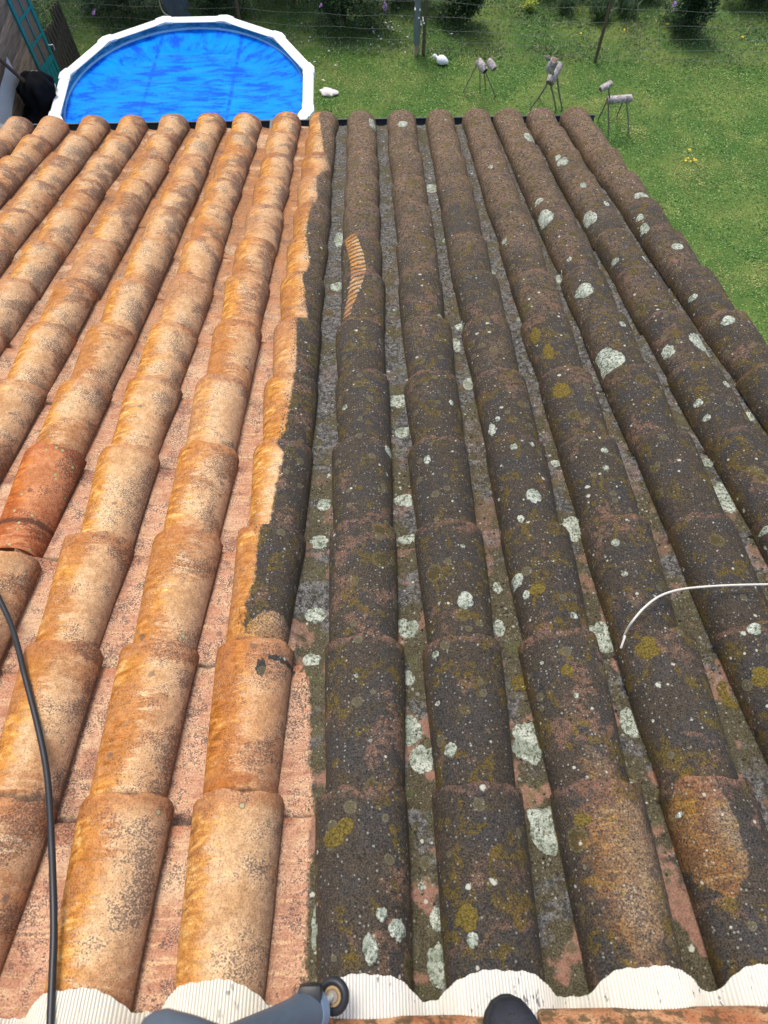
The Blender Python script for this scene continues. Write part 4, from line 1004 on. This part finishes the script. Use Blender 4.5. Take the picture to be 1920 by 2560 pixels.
# 2: large, facing the roof
b0, b1 = onz(1398, 160, .72), onz(1374, 208, .56)
root = empty('log_deer', onz(1372, 268), 'largest log deer facing the roof with round cut body end', 'log animal', 'log animals on the lawn')
logpart(root, b0, b1, .072, 'body', m_end)
h0, h1 = onz(1387, 150, .98), onz(1373, 178, .80); hd = logpart(root, h0, h1, .070, 'head', m_end, .12)
stick(root, b0.lerp(b1, .7)+Vector((0, 0, .05)), h0.lerp(h1, .5), .022, 'neck')
for f, (x, y), s_ in ((.95, (1323, 277), -1), (.5, (1346, 246), -1), (.95, (1391, 278), .5), (.45, (1406, 276), 1)):
    stick(root, b0.lerp(b1, f)+Vector((.045*s_, 0, -.05)), onz(x, y, -.02), .015)
for (x0, y0, x1, y1) in ((1376, 149, 1361, 141), (1390, 150, 1396, 148)):
    A, B = onz(x0, y0, 1.0), onz(x1, y1, 1.05); MB().tube([A, A.lerp(B, .5), B], [.022, .028, .004], 8, .1, True, .45).build('ear', plain('bark_ear', (.18, .15, .14), .9, .3) if 'bark_ear' not in bpy.data.materials else bpy.data.materials['bark_ear'], hd)
# 3: side-on, right
b0, b1 = onz(1518, 251, .56), onz(1578, 246, .56)
root = empty('log_deer', onz(1545, 318), 'log deer seen from the side with raised head, rightmost of the three', 'log animal', 'log animals on the lawn')
logpart(root, b0, b1, .058, 'body', m_end)
h0, h1 = onz(1528, 208, .90), onz(1501, 224, .86); hd = logpart(root, h0, h1, .045, 'head', m_end)
stick(root, b0+Vector((.03, 0, .03)), h0.lerp(h1, .22), .013, 'neck')
for f, (x, y), s_ in ((.02, (1493, 303), 1), (.06, (1521, 340), -1), (.72, (1541, 294), 1), (.82, (1571, 338), -1)):
    stick(root, b0.lerp(b1, f)+Vector((0, .03*s_, -.03)), onz(x, y, -.02), .012)
for (x, y) in ((1525, 197), (1533, 212)): stick(hd, h0+Vector((0, 0, .02)), onz(x, y, .95), .007, 'ear')
stick(root, b1, onz(1583, 233, .63), .011, 'tail')
MB().tube([h0.lerp(h1, .35)+Vector((0, -.043, .012)), h0.lerp(h1, .35)+Vector((0, -.050, .014))], [.016, .015], 10).build('eye', plain('eye_white', (.7, .7, .7), .5), hd)
# white duck
q = onz(1103, 160)
m_duck = plain('duck_white', (.80, .82, .84), .6, .06, 6)
dk = empty('duck_ornament', q, 'white duck ornament on the lawn below the grey metal post', 'ornament')
mb = MB(); rings = []
for t_, r_, z_ in ((0, .01, .09), (.06, .055, .085), (.2, .088, .085), (.45, .098, .09), (.7, .075, .085), (.9, .04, .075), (1, .012, .065)):
    r_ *= .8; c_ = q+Vector((-.08+.20*t_, .03-.08*t_, z_*.8)); rings.append([c_+Vector((.35*r_*math.cos(a), r_*math.cos(a), r_*.95*math.sin(a))) for a in np.linspace(0, 2*math.pi, 17)[:-1]])
mb.loft(rings); mb.build('body', m_duck, dk, 1.2)
hq = q+Vector((-.12, .05, .11)); mb = MB(); mb.tube([q+Vector((-.06, .02, .085)), hq], [.028, .024], 10); mb.ball(hq, .034, 2, (1.15, .9, .9)); hd = mb.build('head', m_duck, dk, 1.2)
MB().tube([hq+Vector((-.03, .0, -.005)), hq+Vector((-.085, .0, -.03))], [.016, .006], 8, 0, True, .5).build('beak', plain('beak', (.55, .42, .30), .6), hd)
# white stone by the pool
q = onz(822, 235); mb = MB(); mb.ball(q+Vector((0, 0, .03)), .1, 3, (1.45, .95, .42))
for v in mb.bm.verts:
    d_ = v.co-q; k = 1+.35*mnoise.noise(d_*14)+.22*mnoise.noise(d_*30); v.co = q+Vector((d_.x*k, d_.y*k-.25*d_.x, d_.z))
o = mb.build('pale_stone', plain('stone_pinkwhite', (.72, .66, .62), .8, .1, 9, .4), None, .7); tag(o, 'ragged pinkish white stone lying on the lawn beside the pool', 'stone')

# ================================================================== things on the roof
m_rub = plain('hose_rubber', (.012, .014, .018), .4, .2, 30)
HP = [(-30, 1440), (0, 1504), (35, 1585), (69, 1712), (104, 1874), (121, 2013), (131, 2198), (131, 2314), (125, 2430), (119, 2560), (112, 2700)]
pts_ = [onroof(x, y, 0.0) for x, y in HP]
fine = catmull(pts_, 10); P_ = []
hs = [max(max(surf(p.x+dx, p.y)[0] for dx in (-.06, -.03, 0, .03, .06)), -.02)+.009 for p in fine]
hs = np.convolve(np.pad(np.array(hs), 6, 'edge'), np.ones(13)/13, 'valid')
for p, h_ in zip(fine, hs):
    h_ = max(h_, surf(p.x, p.y)[0]+.0065); P_.append(roofw(p.x, p.y, h_))
o = MB().tube(P_, .0060, 12).build('black_hose', m_rub, None, 1.2); tag(o, 'black rubber hose lying down the left side of the roof', 'hose')
m_wc = plain('cable_white', (.58, .56, .49), .45, .08, 20)
WP = [(1543, 1640, -.080), (1552, 1612, -.070), (1566, 1578, -.03), (1583, 1551, .002), (1612, 1518, .012), (1650, 1490, .016), (1700, 1474, .012), (1760, 1467, .010), (1830, 1463, .010), (1920, 1461, .012), (2010, 1461, .014)]
pts_ = [onroof(x, y, w) for x, y, w in WP]; fine = catmull(pts_, 8)
P_ = [roofw(p.x, p.y, max(p.z, surf(p.x, p.y)[0]+.0045)) for p in fine]
o = MB().tube(P_, .0026, 10).build('white_cable', m_wc, None, 1.2); tag(o, 'thin white cable arching over the dark tiles at right', 'cable')

# roof washing lance with a small guide wheel
m_grey = plain('grey_plastic', (.085, .11, .145), .42, .12, 12); m_dgrey = plain('dark_plastic', (.02, .022, .026), .45, .3, 20)
wc = pxz(833, 2490, .975)
lance = empty('washing_lance', wc-WW*.03, 'grey washing lance with small black guide wheel at the roof ridge', 'tool')
ax = (pxz(833, 2490, .975)-pxz(770, 2528, .945)).normalized()
s0 = pxz(772, 2530, .945); s1 = pxz(560, 2622, .80)
tdir = (s0-s1).normalized()
MB().tube([s1-tdir*.1, s1, s1.lerp(s0, .55), s1.lerp(s0, .8), s0-tdir*.004, s0], [.022, .022, .0225, .024, .0285, .025], 22).build('tube', m_grey, lance, .7)
MB().tube([s0-tdir*.006, s0+tdir*.010], [.0295, .0295], 22).build('collar', plain('collar_blue', (.16, .23, .33), .35, .1), lance, .7)
MB().box(s0+tdir*.004+up*.022, (.034, .030, .03), None, .008).box(s0+tdir*.012-up*.03, (.04, .03, .034), None, .008).build('bracket', m_dgrey, lance, .7)
MB().tube([s0, wc+ax*.004], [.0065, .0065], 12).build('axle', plain('steel', (.55, .50, .42), .35, .2, 30, 0, .7), lance, .7)
wn_ = (ax*.55 + (CAM-wc).normalized()*-.85).normalized()
x_ = wn_.orthogonal().normalized(); y_ = wn_.cross(x_)
def torus(R_, r_, m, name, par, off=0.0, flat=1.0):
    mb = MB(); n1, n2 = 36, 12; vs = []
    for i in range(n1):
        a = 2*math.pi*i/n1; d_ = x_*math.cos(a)+y_*math.sin(a)
        vs.append([mb.bm.verts.new(wc+wn_*off+d_*(R_+r_*math.cos(b))+wn_*(r_*flat*math.sin(b))) for b in np.linspace(0, 2*math.pi, n2+1)[:-1]])
    for i in range(n1):
        for j in range(n2): mb.bm.faces.new((vs[i][j], vs[(i+1) % n1][j], vs[(i+1) % n1][(j+1) % n2], vs[i][(j+1) % n2]))
    return mb.build(name, m, par, 1.3)
wheel = torus(.0185, .0062, m_dgrey, 'wheel', lance, 0, 1.3)
torus(.0115, .0042, plain('rusty_ring', (.36, .24, .12), .7, .4, 60, .4), 'hub_ring', wheel)
MB().tube([wc-wn_*.006, wc+wn_*.006], [.0085, .0085], 18).build('hub', bpy.data.materials['steel'], wheel, .7)
hc = pxz(440, 2655, .62); hdir = (pxz(600, 2640, .62)-pxz(330, 2540, .62)).normalized()
mb = MB(); rings = []
e1 = (CAM-hc).normalized(); e2 = hdir.cross(e1).normalized(); e1 = e2.cross(hdir)
for s_, r_ in ((-.052, .012), (-.050, .024), (-.042, .033), (-.03, .0385), (-.0, .041), (.03, .041), (.06, .038), (.07, .03)):
    s_ *= .86; r_ *= .9
    rings.append([hc+hdir*s_+(e1*math.cos(a)+e2*math.sin(a))*r_*(1+(.025 if int(k/2) % 2 else 0)) for k, a in enumerate(np.linspace(0, 2*math.pi, 33)[:-1])])
mb.loft(rings).build('handle_housing', m_grey, lance, .8)

# shoe of the photographer on the ridge
toe = onroof(1258, 2492, .05); m_sole = plain('shoe_rubber', (.015, .015, .016), .7, .3, 40, .3); m_up = plain('shoe_fabric', (.016, .018, .026), .6, .4, 60, .5)
shoe = empty('shoe', roofw(toe.x, toe.y-.14, .06), 'black shoe toe resting on the orange ridge tile', 'shoe')
def shoe_loft(secs, name, m):
    rings = []
    for s_, hw, z0, z1 in secs:
        c_ = Vector((toe.x+.006*s_/.1, toe.y-s_)); rg = []
        for k in range(20):
            a = 2*math.pi*k/20; cx, sx = math.cos(a), math.sin(a)
            rg.append(roofw(c_.x+hw*math.copysign(abs(cx)**.75, cx), c_.y, (z0+z1)/2+(z1-z0)/2*math.copysign(abs(sx)**.75, sx)))
        rings.append(rg)
    return MB().loft(rings).build(name, m, shoe, 1.0)
zb = .058
shoe_loft([(.0, .008, zb+.004, zb+.022), (.006, .022, zb+.001, zb+.026), (.02, .034, zb, zb+.027), (.05, .045, zb, zb+.027), (.10, .048, zb, zb+.026), (.17, .038, zb, zb+.026), (.24, .036, zb, zb+.027), (.28, .024, zb, zb+.027), (.288, .01, zb+.004, zb+.022)], 'sole', m_sole)
shoe_loft([(.006, .010, zb+.018, zb+.034), (.014, .024, zb+.018, zb+.045), (.03, .034, zb+.018, zb+.056), (.06, .042, zb+.018, zb+.064), (.11, .044, zb+.018, zb+.078), (.16, .038, zb+.018, zb+.10), (.22, .035, zb+.018, zb+.115), (.27, .028, zb+.018, zb+.11), (.282, .012, zb+.02, zb+.08)], 'upper', m_up)
for i, s_ in enumerate((.024, .04, .056)):
    rg = []
    for k in range(13):
        a = math.pi*k/12; hw = .030+.0065*i; zt = zb+.052+.0065*i
        rg.append(roofw(toe.x+hw*math.cos(a), toe.y-s_-.004*math.sin(a)-.012*abs(math.cos(a)), zb+.02+(zt-zb-.018)*math.sin(a)**.8))
    MB().tube(rg, .0022, 6).build('seam', m_sole, shoe, 1.2)
